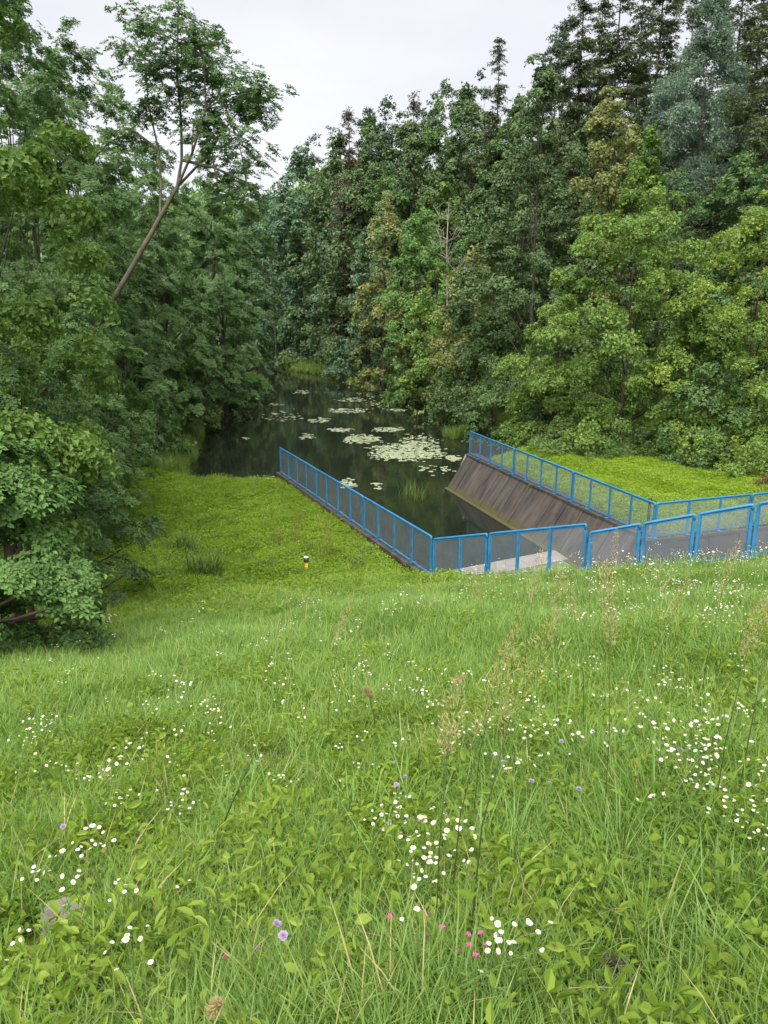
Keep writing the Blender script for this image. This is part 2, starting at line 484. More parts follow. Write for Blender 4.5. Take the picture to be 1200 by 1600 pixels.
gx = spaced(-300, -16, 19, 300, .32); gy = spaced(-50, -3, 46, 400, .32, 1.10)
GX, GY = np.meshgrid(gx, gy)
GZ, GF = ground(GX, GY, True)
dp = dist(PIT, GX, GY)
MOUTH = np.array([A_FAR + (.1, -.6), B_FAR + (-.1, -.6), (4.4, 37.6), (-4.3, 33.9)])
GZ = np.where((dp < -.02) | inside(MOUTH, GX, GY), -1.0, GZ)
nx, ny = len(gx), len(gy)
I = np.arange(nx * ny).reshape(ny, nx)
F = np.stack([I[:-1, :-1], I[:-1, 1:], I[1:, 1:], I[1:, :-1]], -1).reshape(-1, 4)
me = np_mesh('ground', np.stack([GX, GY, GZ], -1).reshape(-1, 3), F, M['ground'], {'forest': ('POINT', GF.ravel())}, smooth=True)
tag(link('ground', me), 'grassy dam slope, terraces and wooded banks round the pond', kind='structure')

wb = MB(); wb.add([(-60, 18, 0), (40, 18, 0), (40, 150, 0), (-60, 150, 0)], [(0, 1, 2, 3)])
tag(wb.build('water', M['water']), 'still dark water of the long forest pond', kind='structure')

# ------------------------------------------------------------------ concrete walls of the channel
def nrm2(v): v = np.array(v, float); return v / np.linalg.norm(v)

def panel_wall(name, a, b, inward, batter, n, label, seed, z0=-1.0, top_w=.42, pad=.12):
    """A channel wall from a to b: separate cast panels with open joints, a coping strip, an end face and a mossy footing."""
    rnd = random.Random(seed)
    a, b = np.array(a, float), np.array(b, float); d = nrm2(b - a); inn = nrm2(inward)
    L = np.linalg.norm(b - a)
    root = empty(name, (*a, 0), label, 'concrete wall', None)
    def Q(s, o, z): return (*(d * s + inn * o), z)
    bt = batter
    core = MB()
    e = .05
    core.hexa([Q(.06, -top_w, z0), Q(L - .02, -top_w, z0), Q(L - .02, bt + .12 - e, z0), Q(.06, bt + .12 - e, z0),
               Q(.06, -top_w, WALL_Z - .09), Q(L - .02, -top_w, WALL_Z - .09), Q(L - .02, pad - e, WALL_Z - .09), Q(.06, pad - e, WALL_Z - .09)])
    core.build('core', M['wall'], root)
    s = 0.0
    edges = [0] + [L * (i + rnd.uniform(-.10, .10)) / n for i in range(1, n)] + [L]
    for i in range(n):
        m = MB(); s0, s1 = edges[i] + .022, edges[i + 1] - .022
        o = rnd.uniform(-.022, .018); zt = WALL_Z - .085
        def face(z): return pad + (bt - pad) * (zt - z) / zt
        m.hexa([Q(s0, bt - e - .04, .0), Q(s1, bt - e - .04, .0), Q(s1, bt + o, .0), Q(s0, bt + o, .0),
                Q(s0, pad - e - .04, zt), Q(s1, pad - e - .04, zt), Q(s1, pad + o, zt), Q(s0, pad + o, zt)])
        m.build('wall_panel', M['wall'], root)
    for i in range(max(3, n // 3)):
        k = max(3, n // 3)
        m = MB(); s0, s1 = L * i / k + .006, L * (i + 1) / k - .006
        zz = WALL_Z + rnd.uniform(-.006, .006)
        m.hexa([Q(s0, -top_w - .03, WALL_Z - .085), Q(s1, -top_w - .03, WALL_Z - .085), Q(s1, pad + .03, WALL_Z - .085), Q(s0, pad + .03, WALL_Z - .085),
                Q(s0, -top_w - .03, zz), Q(s1, -top_w - .03, zz), Q(s1, pad + .03, zz), Q(s0, pad + .03, zz)])
        m.build('coping_slab', M['wall'], root)
    m = MB()
    m.hexa([Q(-.05, bt - .12, z0), Q(L, bt - .12, z0), Q(L, bt + .14, z0), Q(-.05, bt + .14, z0),
            Q(-.05, bt - .12, .07), Q(L, bt - .12, .08), Q(L, bt + .10, .05), Q(-.05, bt + .10, .05)])
    m.build('footing', M['wall'], root)
    return root

dR = nrm2(B_NEAR - B_FAR); inR = np.array((dR[1], -dR[0]))
if inR[0] > 0: inR = -inR
rw = panel_wall('channel_wall', B_FAR, B_NEAR, inR, 1.12, 15, 'long stained concrete wall leaning back right of the water channel', 3)
endm = MB()                                     # pale end face towards the pond
def Qr(s, o, z): return (*(dR * s + inR * o), z)
endm.hexa([Qr(-.10, -.42, -1), Qr(.055, -.42, -1), Qr(.055, 1.27, -1), Qr(-.10, 1.27, -1),
           Qr(-.10, -.42, WALL_Z - .02), Qr(.055, -.42, WALL_Z - .02), Qr(.055, .14, WALL_Z - .02), Qr(-.10, .14, WALL_Z - .02)])
endm.build('end_face', M['slab'], rw)

dL = nrm2(A_NEAR - A_FAR); inL = np.array((-dL[1], dL[0]))
if inL[0] < 0: inL = -inL
panel_wall('channel_wall', A_FAR - dL * .35, A_NEAR + dL * .2, inL, .95, 14, 'low concrete wall at the grass edge left of the water channel', 4, top_w=.10)
dW = nrm2(WING - B_NEAR); inW = np.array((dW[1], -dW[0]))
if inW[1] > 0: inW = -inW
panel_wall('channel_wall', B_NEAR - dW * .30, WING, inW, .35, 6, 'grey concrete wing wall behind the near fence at right', 5)

def ramp_wall(a, b, label):                     # retaining wall that follows the meadow under the near fence
    a, b = np.array(a), np.array(b); d = nrm2(b - a); n_ = np.array((-d[1], d[0]))
    if n_[1] < 0: n_ = -n_
    za, zb = float(ground(*a, raw=True)) - .03, float(ground(*b, raw=True)) - .03
    m = MB()
    m.hexa([(*(a - n_ * .16), -1), (*(b - n_ * .16), -1), (*(b + n_ * .26), -1), (*(a + n_ * .26), -1),
            (*(a - n_ * .16), za), (*(b - n_ * .16), zb), (*(b + n_ * .26), zb), (*(a + n_ * .26), za)])
    tag(m.build('retaining_wall', M['wall']), label, 'concrete wall')
dF = nrm2(P1 - A_NEAR)
ramp_wall(A_NEAR + dF * .35, P1 - dF * .01, 'sloping concrete wall under the middle stretch of near fence')
ramp_wall(P1 + nrm2(P4 - P1) * .01, P4, 'sloping concrete wall under the right stretch of near fence')

# the overflow sill across the channel
s0, s1 = np.array((2.1, 23.95)), np.array((6.35, 26.35))
dS = nrm2(s1 - s0); nS = np.array((dS[1], -dS[0]))
m = MB()
m.hexa([(*(s0), -1), (*(s1), -1), (*(s1 + nS * .95), -1), (*(s0 + nS * .95), -1),
        (*(s0), .12), (*(s1), .12), (*(s1 + nS * .95), .10), (*(s0 + nS * .95), .10)])
tag(m.build('overflow_sill', M['slab']), 'flat pale concrete sill across the channel behind the blue fence', 'concrete slab')
m = MB()
q = [s0 + nS * .95 - dS * 2, s1 + nS * .95 + dS * 2.2, np.array((15, 21.0)), P4 + np.array((0, .2)), P1 + np.array((0, .2)), A_NEAR + np.array((.2, .2))]
m.add([(*p, .045) for p in q], [tuple(range(len(q)))])
tag(m.build('duckweed', M['duckweed']), 'green duckweed covering the pit below the sill', 'duckweed', kind='stuff')

# ------------------------------------------------------------------ blue fences
def fence(label, a, b, panels, z_of, inner, H=1.10, lift=.06, group='blue mesh fences'):
    """panels: list of pane counts; a, b ends of the run on the ground."""
    a, b = np.array(a, float), np.array(b, float)
    N = sum(panels); d = nrm2(b - a); L = np.linalg.norm(b - a)
    root = empty('fence', (*a, z_of(a)), label, 'fence', group)
    o = np.array((*a, z_of(a)))
    def X(t, z): p = a + (b - a) * t; return np.array((*p, z_of(p) + z)) - o
    gap = .045 / L
    k = 0
    rz = math.atan2(d[1], d[0])
    for pi_, n in enumerate(panels):
        t0, t1 = k / N, (k + n) / N
        e0, e1 = t0 + (gap if pi_ else 0), t1 - (gap if pi_ < len(panels) - 1 else 0)
        m = MB()                                # tubular top rail with rounded corners
        r = .030; c = .06 / L
        m.tube([X(e0, H - .12), X(e0, H - .03), X(e0 + c * .2, H - .008), X(e0 + c * .6, H), X((e0 + e1) / 2, H), X(e1 - c * .6, H), X(e1 - c * .2, H - .008), X(e1, H - .03), X(e1, H - .12)],
               [r] * 9, 8)
        m.build('top_rail', M['blue'], root)
        m = MB(); m.beam(X(e0, lift), X(e1, lift), .035, .035); m.build('bottom_rail', M['blue'], root)
        ts = [e0] + [t0 + (t1 - t0) * j / n for j in range(1, n)] + [e1]
        for j, t in enumerate(ts):
            w = .058
            m = MB(); p0, p1 = X(t, -.10), X(t, H - (.10 if j in (0, n) else .02))
            m.box(((p0[0] + p1[0]) / 2, (p0[1] + p1[1]) / 2, (p0[2] + p1[2]) / 2), (w, .05, p1[2] - p0[2]), rz)
            po = m.build('post', M['blue'], root)
            f = MB(); q = X(t, -.02); f.box((q[0] + inner[0] * .05, q[1] + inner[1] * .05, q[2] + .03), (.12, .16, .02), rz)
            f.build('foot_plate', M['blue'], po)
        for j in range(n):
            m = MB(); tA, tB = ts[j] + .036 / L, ts[j + 1] - .036 / L
            m.beam((X(tA, lift + .02) + X(tA, H - .05)) / 2, (X(tB, lift + .02) + X(tB, H - .05)) / 2, .006, H - .05 - lift - .02)
            # beam keeps its ends square to the run, so set them upright for sloping runs
            h0, h1 = lift + .03, H - .045
            V = []
            nn = np.array((-d[1], d[0], 0)) * .003
            for t in (tA, tB):
                for zz in (h0, h1):
                    p = X(t, zz); V += [p - nn, p + nn]
            m = MB(); m.add(V, [(0, 4, 6, 2), (1, 3, 7, 5), (0, 1, 5, 4), (2, 6, 7, 3), (0, 2, 3, 1), (4, 5, 7, 6)])
            pn = m.build('pane', M['pane'], root)
            fr = MB(); w = .022                 # slim border that clamps the netting
            fr.beam(X(tA, h1), X(tB, h1), .02, w); 
            fr.beam(X(tA, h0), X(tA, h1), .02, w); fr.beam(X(tB, h0), X(tB, h1), .02, w)
            fr.build('pane_frame', M['blue'], pn)
        k += n
    return root

wz = lambda p: WALL_Z + .012
fence('long blue fence on the left channel wall beside the grass', A_FAR, A_NEAR - dL * .05, [4, 4, 4], wz, inL)
fence('long blue fence along the top of the right leaning wall', B_FAR + dR * .1, B_NEAR - dR * .02, [4, 4, 4], wz, inR)
fence('level blue fence running right from the corner before the bright lawn', B_NEAR + dW * .06, B_NEAR + dW * 6.1, [3, 2], wz, inW)
def run_z(a, b, za, zb):
    a = np.array(a, float); v = np.array(b, float) - a
    return lambda p: float(za + (zb - za) * np.dot(np.asarray(p) - a, v) / np.dot(v, v))
fence('near blue fence across the channel above the pale sill', A_NEAR + dF * .08, P1 - dF * .05, [2, 3], run_z(A_NEAR, P1, 1.60, 2.92), (0, -1))
dG = nrm2(P4 - P1)
fence('nearest blue fence climbing the flowery slope at right', P1 + dG * .06, P1 + dG * 6.3, [1, 1, 1, 1, 1, 1], run_z(P1, P1 + dG * 4.7, 2.72, 4.17), (0, -1))

# ------------------------------------------------------------------ sprays of leaves, and scattering
def unit(v): return v / (np.linalg.norm(v, axis=-1, keepdims=True) + 1e-9)

def leaf_quads(P, Nn, A, L, W, fold=.18):
    """diamond leaves folded along the midrib: P base, Nn upper side, A direction, L length, W width"""
    A = unit(A - Nn * np.sum(A * Nn, -1, keepdims=True)); S = np.cross(Nn, A)
    L = L[:, None]; W = W[:, None]
    mid = P + A * L * .45
    v = np.stack([P, mid - S * W * .5 + Nn * W * fold, P + A * L - Nn * L * .10, mid + S * W * .5 + Nn * W * fold], 1)
    return v.reshape(-1, 3), np.arange(len(P) * 4).reshape(-1, 4)

def leaf_oval(P, Nn, A, L, W, fold=.15, curl=.12):
    """rounder leaves of two bent halves, for those seen close"""
    A = unit(A - Nn * np.sum(A * Nn, -1, keepdims=True)); S = np.cross(Nn, A)
    L = L[:, None]; W = W[:, None]
    def q(t, w, h): return P + A * L * t + S * W * w + Nn * (L * h)
    f = fold
    v = np.stack([P, q(.30, -.44, f * .5), q(.66, -.40, f * .5 - curl * .3), q(1, 0, -curl), q(.66, .40, f * .5 - curl * .3), q(.30, .44, f * .5)], 1)
    n = len(P); b = np.arange(n)[:, None] * 6
    F = np.concatenate([b + np.array([[0, 1, 2, 3]]), b + np.array([[0, 3, 4, 5]])])
    return v.reshape(-1, 3), F, n

PROTO = {}
def proto_collection(name, meshes):
    c = bpy.data.collections.new(name)
    for k, me in enumerate(meshes):
        c.objects.link(bpy.data.objects.new('%s_%02d' % (name, k), me))
    PROTO[name] = c
    return c

GN = {}
def scatter_group(coll_name):
    if coll_name in GN: return GN[coll_name]
    ng = bpy.data.node_groups.new('scatter ' + coll_name, 'GeometryNodeTree')
    ng.interface.new_socket('Geometry', in_out='INPUT', socket_type='NodeSocketGeometry')
    ng.interface.new_socket('Geometry', in_out='OUTPUT', socket_type='NodeSocketGeometry')
    N, Lk = ng.nodes, ng.links
    gi, go = N.new('NodeGroupInput'), N.new('NodeGroupOutput')
    jn = N.new('GeometryNodeJoinGeometry')
    for ob in reversed(list(PROTO[coll_name].objects)):
        oi = N.new('GeometryNodeObjectInfo'); oi.inputs['Object'].default_value = ob; oi.inputs['As Instance'].default_value = False
        g2 = N.new('GeometryNodeGeometryToInstance')
        Lk.new(oi.outputs['Geometry'], g2.inputs[0]); Lk.new(g2.outputs[0], jn.inputs[0])
    def attr(nm, t):
        a = N.new('GeometryNodeInputNamedAttribute'); a.data_type = t; a.inputs['Name'].default_value = nm
        return a.outputs['Attribute']
    ip = N.new('GeometryNodeInstanceOnPoints'); ip.inputs['Pick Instance'].default_value = True
    er = N.new('FunctionNodeEulerToRotation')
    Lk.new(attr('rot', 'FLOAT_VECTOR'), er.inputs[0]); Lk.new(er.outputs[0], ip.inputs['Rotation'])
    Lk.new(attr('scl', 'FLOAT_VECTOR'), ip.inputs['Scale']); Lk.new(attr('idx', 'INT'), ip.inputs['Instance Index'])
    Lk.new(gi.outputs[0], ip.inputs['Points']); Lk.new(jn.outputs[0], ip.inputs['Instance'])
    st = N.new('GeometryNodeStoreNamedAttribute'); st.data_type = 'FLOAT'; st.domain = 'INSTANCE'
    st.inputs['Name'].default_value = 'itint'
    Lk.new(attr('ptint', 'FLOAT'), st.inputs['Value'])
    Lk.new(ip.outputs[0], st.inputs['Geometry']); Lk.new(st.outputs[0], go.inputs[0])
    GN[coll_name] = ng
    return ng

def scatter(name, coll, P, rot, scl, tint, parent=None, rng=RNG, idx=None):
    me = bpy.data.meshes.new(name); n = len(P)
    me.vertices.add(n); me.vertices.foreach_set('co', np.asarray(P, np.float32).ravel())
    scl = np.asarray(scl, np.float32)
    if scl.ndim == 1: scl = np.repeat(scl[:, None], 3, 1)
    for nm, t, arr, key in (('rot', 'FLOAT_VECTOR', rot, 'vector'), ('scl', 'FLOAT_VECTOR', scl, 'vector')):
        a = me.attributes.new(nm, t, 'POINT'); a.data.foreach_set(key, np.asarray(arr, np.float32).ravel())
    a = me.attributes.new('ptint', 'FLOAT', 'POINT'); a.data.foreach_set('value', np.asarray(tint, np.float32))
    if idx is None: idx = rng.integers(0, len(PROTO[coll].objects), n)
    a = me.attributes.new('idx', 'INT', 'POINT'); a.data.foreach_set('value', np.asarray(idx, np.int32))
    me.update()
    o = link(name, me, parent)
    md = o.modifiers.new('scatter', 'NODES'); md.node_group = scatter_group(coll)
    return o

def euler_of(Xa, Za):
    """turns that bring local x towards Xa and local z onto Za"""
    Za = unit(Za); Xa = unit(Xa - Za * np.sum(Xa * Za, -1, keepdims=True)); Ya = np.cross(Za, Xa)
    ry = -np.arcsin(np.clip(Xa[:, 2], -1, 1)); rx = np.arctan2(Ya[:, 2], Za[:, 2]); rz = np.arctan2(Xa[:, 1], Xa[:, 0])
    return np.stack([rx, ry, rz], 1)

def leaf_tris(P, Nn, A, L, W):
    """far leaves: one small triangle each"""
    A = unit(A - Nn * np.sum(A * Nn, -1, keepdims=True)); S = np.cross(Nn, A)
    L = L[:, None]; W = W[:, None]
    v = np.stack([P + A * L * .12 - S * W * .6, P + A * L, P + A * L * .22 + S * W * .6], 1)
    return v.reshape(-1, 3), np.arange(len(P) * 3).reshape(-1, 3)

def leaves_of(P, Nn, A, Lx, W, tint, shape, fold=.18):
    if shape == 'oval':
        V, F, k = leaf_oval(P, Nn, A, Lx, Lx * W); return V, F, np.concatenate([tint, tint])
    if shape == 'tri': V, F = leaf_tris(P, Nn, A, Lx, Lx * W)
    else: V, F = leaf_quads(P, Nn, A, Lx, Lx * W, fold)
    return V, F, tint

def clump_spray(seed, shape, n=25, L=.47, W=.70, flat=.55, jit=.5, dome=.35, up=1.0):
    r = np.random.default_rng(seed)
    rad = np.sqrt(r.random(n)) * .98; a = r.uniform(0, 6.28, n)
    P = np.stack([rad * np.cos(a), rad * np.sin(a), r.normal(0, .3 * flat, n) - dome * rad ** 2], 1)
    Nn = unit(np.stack([rad * np.cos(a) * .5, rad * np.sin(a) * .5, np.full(n, up)], 1) + r.normal(0, jit, (n, 3)))
    A = unit(np.stack([np.cos(a), np.sin(a), np.full(n, -.35)], 1) + r.normal(0, .55, (n, 3)))
    Lx = L * r.uniform(.65, 1.3, n); tint = np.clip(r.normal(.5, .15, n), 0, 1)
    return leaves_of(P - A * Lx[:, None] * .5, Nn, A, Lx, W, tint, shape)

def fan_spray(seed, shape, L=.37, W=.60, nside=4, k=3, droop=.32):
    """a flat fan: a twig along x with side twigs, leaves in two rows along each"""
    r = np.random.default_rng(seed); P, A, Nn = [], [], []
    def row(x0, y0, ang, length, k):
        for i in range(k):
            t = (i + .6) / k * length
            px, py = x0 + cos(ang) * t, y0 + sin(ang) * t
            for sd in (-1, 1):
                b = ang + sd * r.uniform(.5, 1.05)
                P.append((px, py, -droop * ((px + 1) / 2) ** 2 - .12 * abs(py) + r.normal(0, .06))); A.append((cos(b), sin(b), -.25 + r.normal(0, .2)))
                Nn.append(r.normal(0, .28, 3) + (0, 0, 1))
    row(-1, 0, 0, 1.8, 5)
    for i in range(nside):
        x0 = -.9 + 1.3 * i / nside
        for sd in (-1, 1):
            if r.random() < .85: row(x0 + r.uniform(0, .2), 0, sd * r.uniform(.45, 1.0), (.95 - .14 * i) * r.uniform(.6, 1.15), k)
    P, A, Nn = np.array(P), unit(np.array(A)), unit(np.array(Nn)); n = len(P)
    Lx = L * r.uniform(.65, 1.2, n); tint = np.clip(r.normal(.5, .14, n), 0, 1)
    return leaves_of(P, Nn, A, Lx, W, tint, shape)

def needle_spray(seed, shape, n=30, hang=.6, W=.50):
    """a spruce branch end: twigs either side of the bough, hanging a little"""
    r = np.random.default_rng(seed)
    x = r.uniform(-1, 1, n); sd = np.sign(r.normal(0, 1, n)); y = sd * np.abs(r.normal(0, .22, n)) * (1.1 - .45 * x)
    P = np.stack([x, y, -.12 * (x + 1) ** 2 * .5 - np.abs(y) * .35 + r.normal(0, .04, n)], 1)
    A = unit(np.stack([np.full(n, .75), sd * .7, np.full(n, -hang)], 1) + r.normal(0, .25, (n, 3)))
    Nn = unit(np.array((.2, 0, 1)) + r.normal(0, .45, (n, 3)))
    Lx = .52 * r.uniform(.6, 1.25, n)
    return leaves_of(P, Nn, A, Lx, W, np.clip(r.normal(.5, .17, n), 0, 1), shape, .05)

def tuft_spray(seed, shape, n=44):
    r = np.random.default_rng(seed)
    c = r.normal(0, .42, (8, 3)) * (1, 1, .5); ci = r.integers(0, 8, n)
    A = unit(r.normal(0, 1, (n, 3)) + (0, 0, .35)); P = c[ci] + A * .05
    Nn = unit(r.normal(0, 1, (n, 3)) + (0, 0, .6))
    Lx = .44 * r.uniform(.6, 1.2, n)
    return leaves_of(P, Nn, A, Lx, .42, np.clip(r.normal(.5, .15, n), 0, 1), shape, .05)

SPR = {}
def sprays(form, shape):
    key = (form, shape)
    if key not in SPR:
        sd = sum(map(ord, form))
        mk = {'clump': lambda k: clump_spray(sd + k, shape), 'fan': lambda k: fan_spray(sd + k, shape),
              'near_fan': lambda k: fan_spray(sd + k, shape, .30, .66, 4, 4),
              'near_clump': lambda k: clump_spray(sd + k, shape, 34, .40, .85),
              'shoot': lambda k: clump_spray(sd + k, shape, 40, .46, .42, 1.4, .7, .1, .4),
              'needle': lambda k: needle_spray(sd + k, shape, 38, .95, .33), 'hang': lambda k: needle_spray(sd + k, shape, 32, 1.6, .28), 'tuft': lambda k: tuft_spray(sd + k, shape)}[form]
        SPR[key] = [mk(k) for k in range(8)]
    return SPR[key]

NTRI = 0
def crown_mesh(form, shape, mat, K, X, Z, scl, tint, rng):
    """one mesh of every leaf: the sprays set at K, their x towards X and their z along Z"""
    global NTRI
    Z = unit(Z); X = unit(X - Z * np.sum(X * Z, -1, keepdims=True)); Y = np.cross(Z, X)
    B = np.stack([X, Y, Z], 1) * np.asarray(scl)[:, None, None]          # rows are the axes
    pick = rng.integers(0, 8, len(K)); VV, FF, TT = [], [], []; base = 0
    for q, (V, F, t) in enumerate(sprays(form, shape)):
        m = pick == q; k = int(m.sum())
        if not k: continue
        W = np.einsum('vi,kij->kvj', V, B[m]) + K[m][:, None, :]
        VV.append(W.reshape(-1, 3)); FF.append((F[None] + (np.arange(k) * len(V))[:, None, None] + base).reshape(-1, F.shape[1]))
        TT.append(np.clip(t[None] + tint[m][:, None], 0, 1).ravel()); base += k * len(V)
    F = np.concatenate(FF); NTRI += len(F) * (1 if F.shape[1] == 3 else 2)
    return np_mesh('crown', np.concatenate(VV), F, M[mat], {'tint': ('FACE', np.concatenate(TT))})

# ------------------------------------------------------------------ trees
def profile(kind, t):
    t = np.clip(t, 0, 1)
    if kind == 'round':  return np.sin(pi * (t * .86 + .12)) ** .65
    if kind == 'dome':   return np.clip(1 - t ** 2.3, 0, 1) ** .6
    if kind == 'egg':    return np.clip(np.sin(pi * (t * .82 + .16)), 0, 1) ** .8 * (1.08 - .32 * t)
    if kind == 'cone':   return np.clip(1 - t, 0, 1) ** .52 * .96 + .04
    if kind == 'alder':  return np.clip(1 - t ** 1.5, 0, 1) ** .75 * .97 + .03
    if kind == 'top':    return np.sin(pi * (t * .75 + .22)) ** .7
    return np.ones_like(t)

def build_trunk(rng, H, r0, lean, lobes, frac=.72, limbs=14, bend=.03):
    mb = MB(); n = 9
    zs = np.linspace(0, frac, n); px_ = lean[0] * zs * H + np.cumsum(rng.normal(0, bend * H / n, n)) * (zs > 0)
    py_ = lean[1] * zs * H + np.cumsum(rng.normal(0, bend * H / n, n)) * (zs > 0)
    P = np.stack([px_, py_, zs * H], 1)
    rad = r0 * (1 - zs / frac * .9) + .012; rad[0] *= 1.35
    mb.tube(P, rad, 8, wob=.06)
    if len(lobes):
        for k in rng.choice(len(lobes), min(limbs, len(lobes)), replace=False):
            c = lobes[k]; tz = np.clip((c[2] / H) * .62 - .02, .05, frac - .05)
            i = min(int(tz / frac * (n - 1)), n - 2); f = tz / frac * (n - 1) - i
            s = P[i] * (1 - f) + P[i + 1] * f; e = c
            m1 = s * .6 + e * .4 + np.array((0, 0, .06 * H)) * rng.uniform(-.3, 1); m2 = s * .25 + e * .75 + np.array((0, 0, .03 * H)) * rng.uniform(-.4, 1)
            rr = max(.02, rad[i] * rng.uniform(.3, .5))
            mb.tube([s, m1, m2, e], [rr, rr * .7, rr * .42, rr * .15], 5, wob=.05)
    return mb, P

def crown_broad(rng, H, R, hb, prof, ss, N, lobes_n=46, lobe=.24, flat=.75, layer=0.0, droop=.0, inner=.22, lean=(0, 0)):
    """points, directions and sizes of the sprays that make a crown with an uneven outline"""
    t = np.clip(rng.beta(1.1, 1.15, lobes_n), 0, 1); az = np.arange(lobes_n) * 2.39996 + rng.uniform(0, 6.28)
    ph = rng.uniform(0, 6.28, 6)
    uneven = 1 + .10 * np.sin(2 * az + ph[0] + 3 * t) + .12 * np.sin(3 * az + ph[1] - 5 * t) + rng.normal(0, .08, lobes_n)
    rr = R * profile(prof, t) * uneven
    lr = R * lobe * rng.uniform(.65, 1.35, lobes_n) * (.5 + .5 * np.clip(rr / R, 0, 1))
    rad = np.maximum(rr - lr * .8, 0) * np.where(rng.random(lobes_n) < inner, .4, 1)
    z0 = H * hb; zc = z0 + (H - z0) * (t * .97)
    C = np.stack([rad * np.cos(az) + lean[0] * zc, rad * np.sin(az) + lean[1] * zc, np.maximum(zc - lr * .6 * flat, lr * .3)], 1)
    for q in range(3):                          # leading shoots
        C = np.concatenate([C, [[lean[0] * H + rng.normal(0, R * .10), lean[1] * H + rng.normal(0, R * .10), H * (.98 - .05 * q)]]]); lr = np.append(lr, R * lobe * .42)
    out = unit(np.stack([np.cos(az), np.sin(az), .35 + .5 * t], 1)); out = np.concatenate([out, [[0, 0, 1.0]] * 3])
    w = lr ** 2; w /= w.sum()
    li = rng.choice(len(C), N, p=w)
    d = unit(unit(rng.normal(0, 1, (N, 3))) + out[li] * .7 + np.array((0, 0, .30)))
    K = C[li] + d * lr[li][:, None] * np.array((1, 1, flat)) * np.where(rng.random(N) < .27, rng.uniform(.2, .8, N), rng.uniform(.86, 1.1, N))[:, None]
    K[:, 2] = np.maximum(K[:, 2], ss * .25)
    outh = unit(K * (1, 1, 0) - np.stack([lean[0] * K[:, 2], lean[1] * K[:, 2], 0 * K[:, 2]], 1) + rng.normal(0, R * .14, (N, 3)) * (1, 1, 0))
    Z = unit(d * (.75 * (1 - layer)) + np.array((0, 0, .55 + .5 * layer)) + outh * .15 + rng.normal(0, .28 - .12 * layer, (N, 3)))
    X = unit(outh + rng.normal(0, .35, (N, 3)) - np.array((0, 0, droop)))
    Z = unit(Z + outh * droop * .8)
    sc_ = ss * rng.uniform(.65, 1.3, N)
    lt = rng.normal(0, .10, len(C))
    tint = lt[li] + rng.normal(0, .09, N)
    return K, X, Z, sc_, tint, C[:-3]

def crown_spruce(rng, H, R, hb, ss, N, droop=.35, gap=.0, ragged=.2):
    nb = int(70 + H * 5); t = np.sort(rng.random(nb) ** .85); az = rng.uniform(0, 6.28, nb)
    z = H * (hb + (1 - hb) * t)
    Lb = (R * (1 - t) ** .8 + .04 * R) * rng.uniform(1 - ragged * 1.4, 1 + ragged, nb)
    if gap: Lb *= np.where(rng.random(nb) < gap, .35, 1)
    w = Lb + .2; w /= w.sum()
    bi = rng.choice(nb, N, p=w); s = rng.random(N) ** .6
    cx, sx = np.cos(az[bi]), np.sin(az[bi]); rad = Lb[bi] * s
    side = rng.normal(0, .13, N) * Lb[bi] * (1.1 - s * .8)
    zz = z[bi] + Lb[bi] * (-droop * s * 1.5 + droop * 1.1 * s * s) - np.abs(side) * .3
    P = np.stack([cx * rad - sx * side, sx * rad + cx * side, zz + rng.normal(0, .05, N)], 1)
    X = unit(np.stack([cx, sx, np.full(N, -droop * .9)], 1) + np.stack([-sx, cx, 0 * cx], 1) * (np.sign(side) * .5)[:, None] + rng.normal(0, .2, (N, 3)))
    Z = unit(np.array((0, 0, 1.0)) + rng.normal(0, .22, (N, 3)))
    bt = rng.normal(0, .10, nb)
    sc_ = ss * rng.uniform(.6, 1.25, N) * (.6 + .4 * (1 - t[bi]))
    br = [(np.array((0, 0, z[i])), np.array((cos(az[i]) * Lb[i] * .9, sin(az[i]) * Lb[i] * .9, z[i] - droop * Lb[i] * .38))) for i in rng.choice(nb, 40, replace=False)]
    return P, X, Z, sc_, bt[bi] + rng.normal(0, .07, N), br

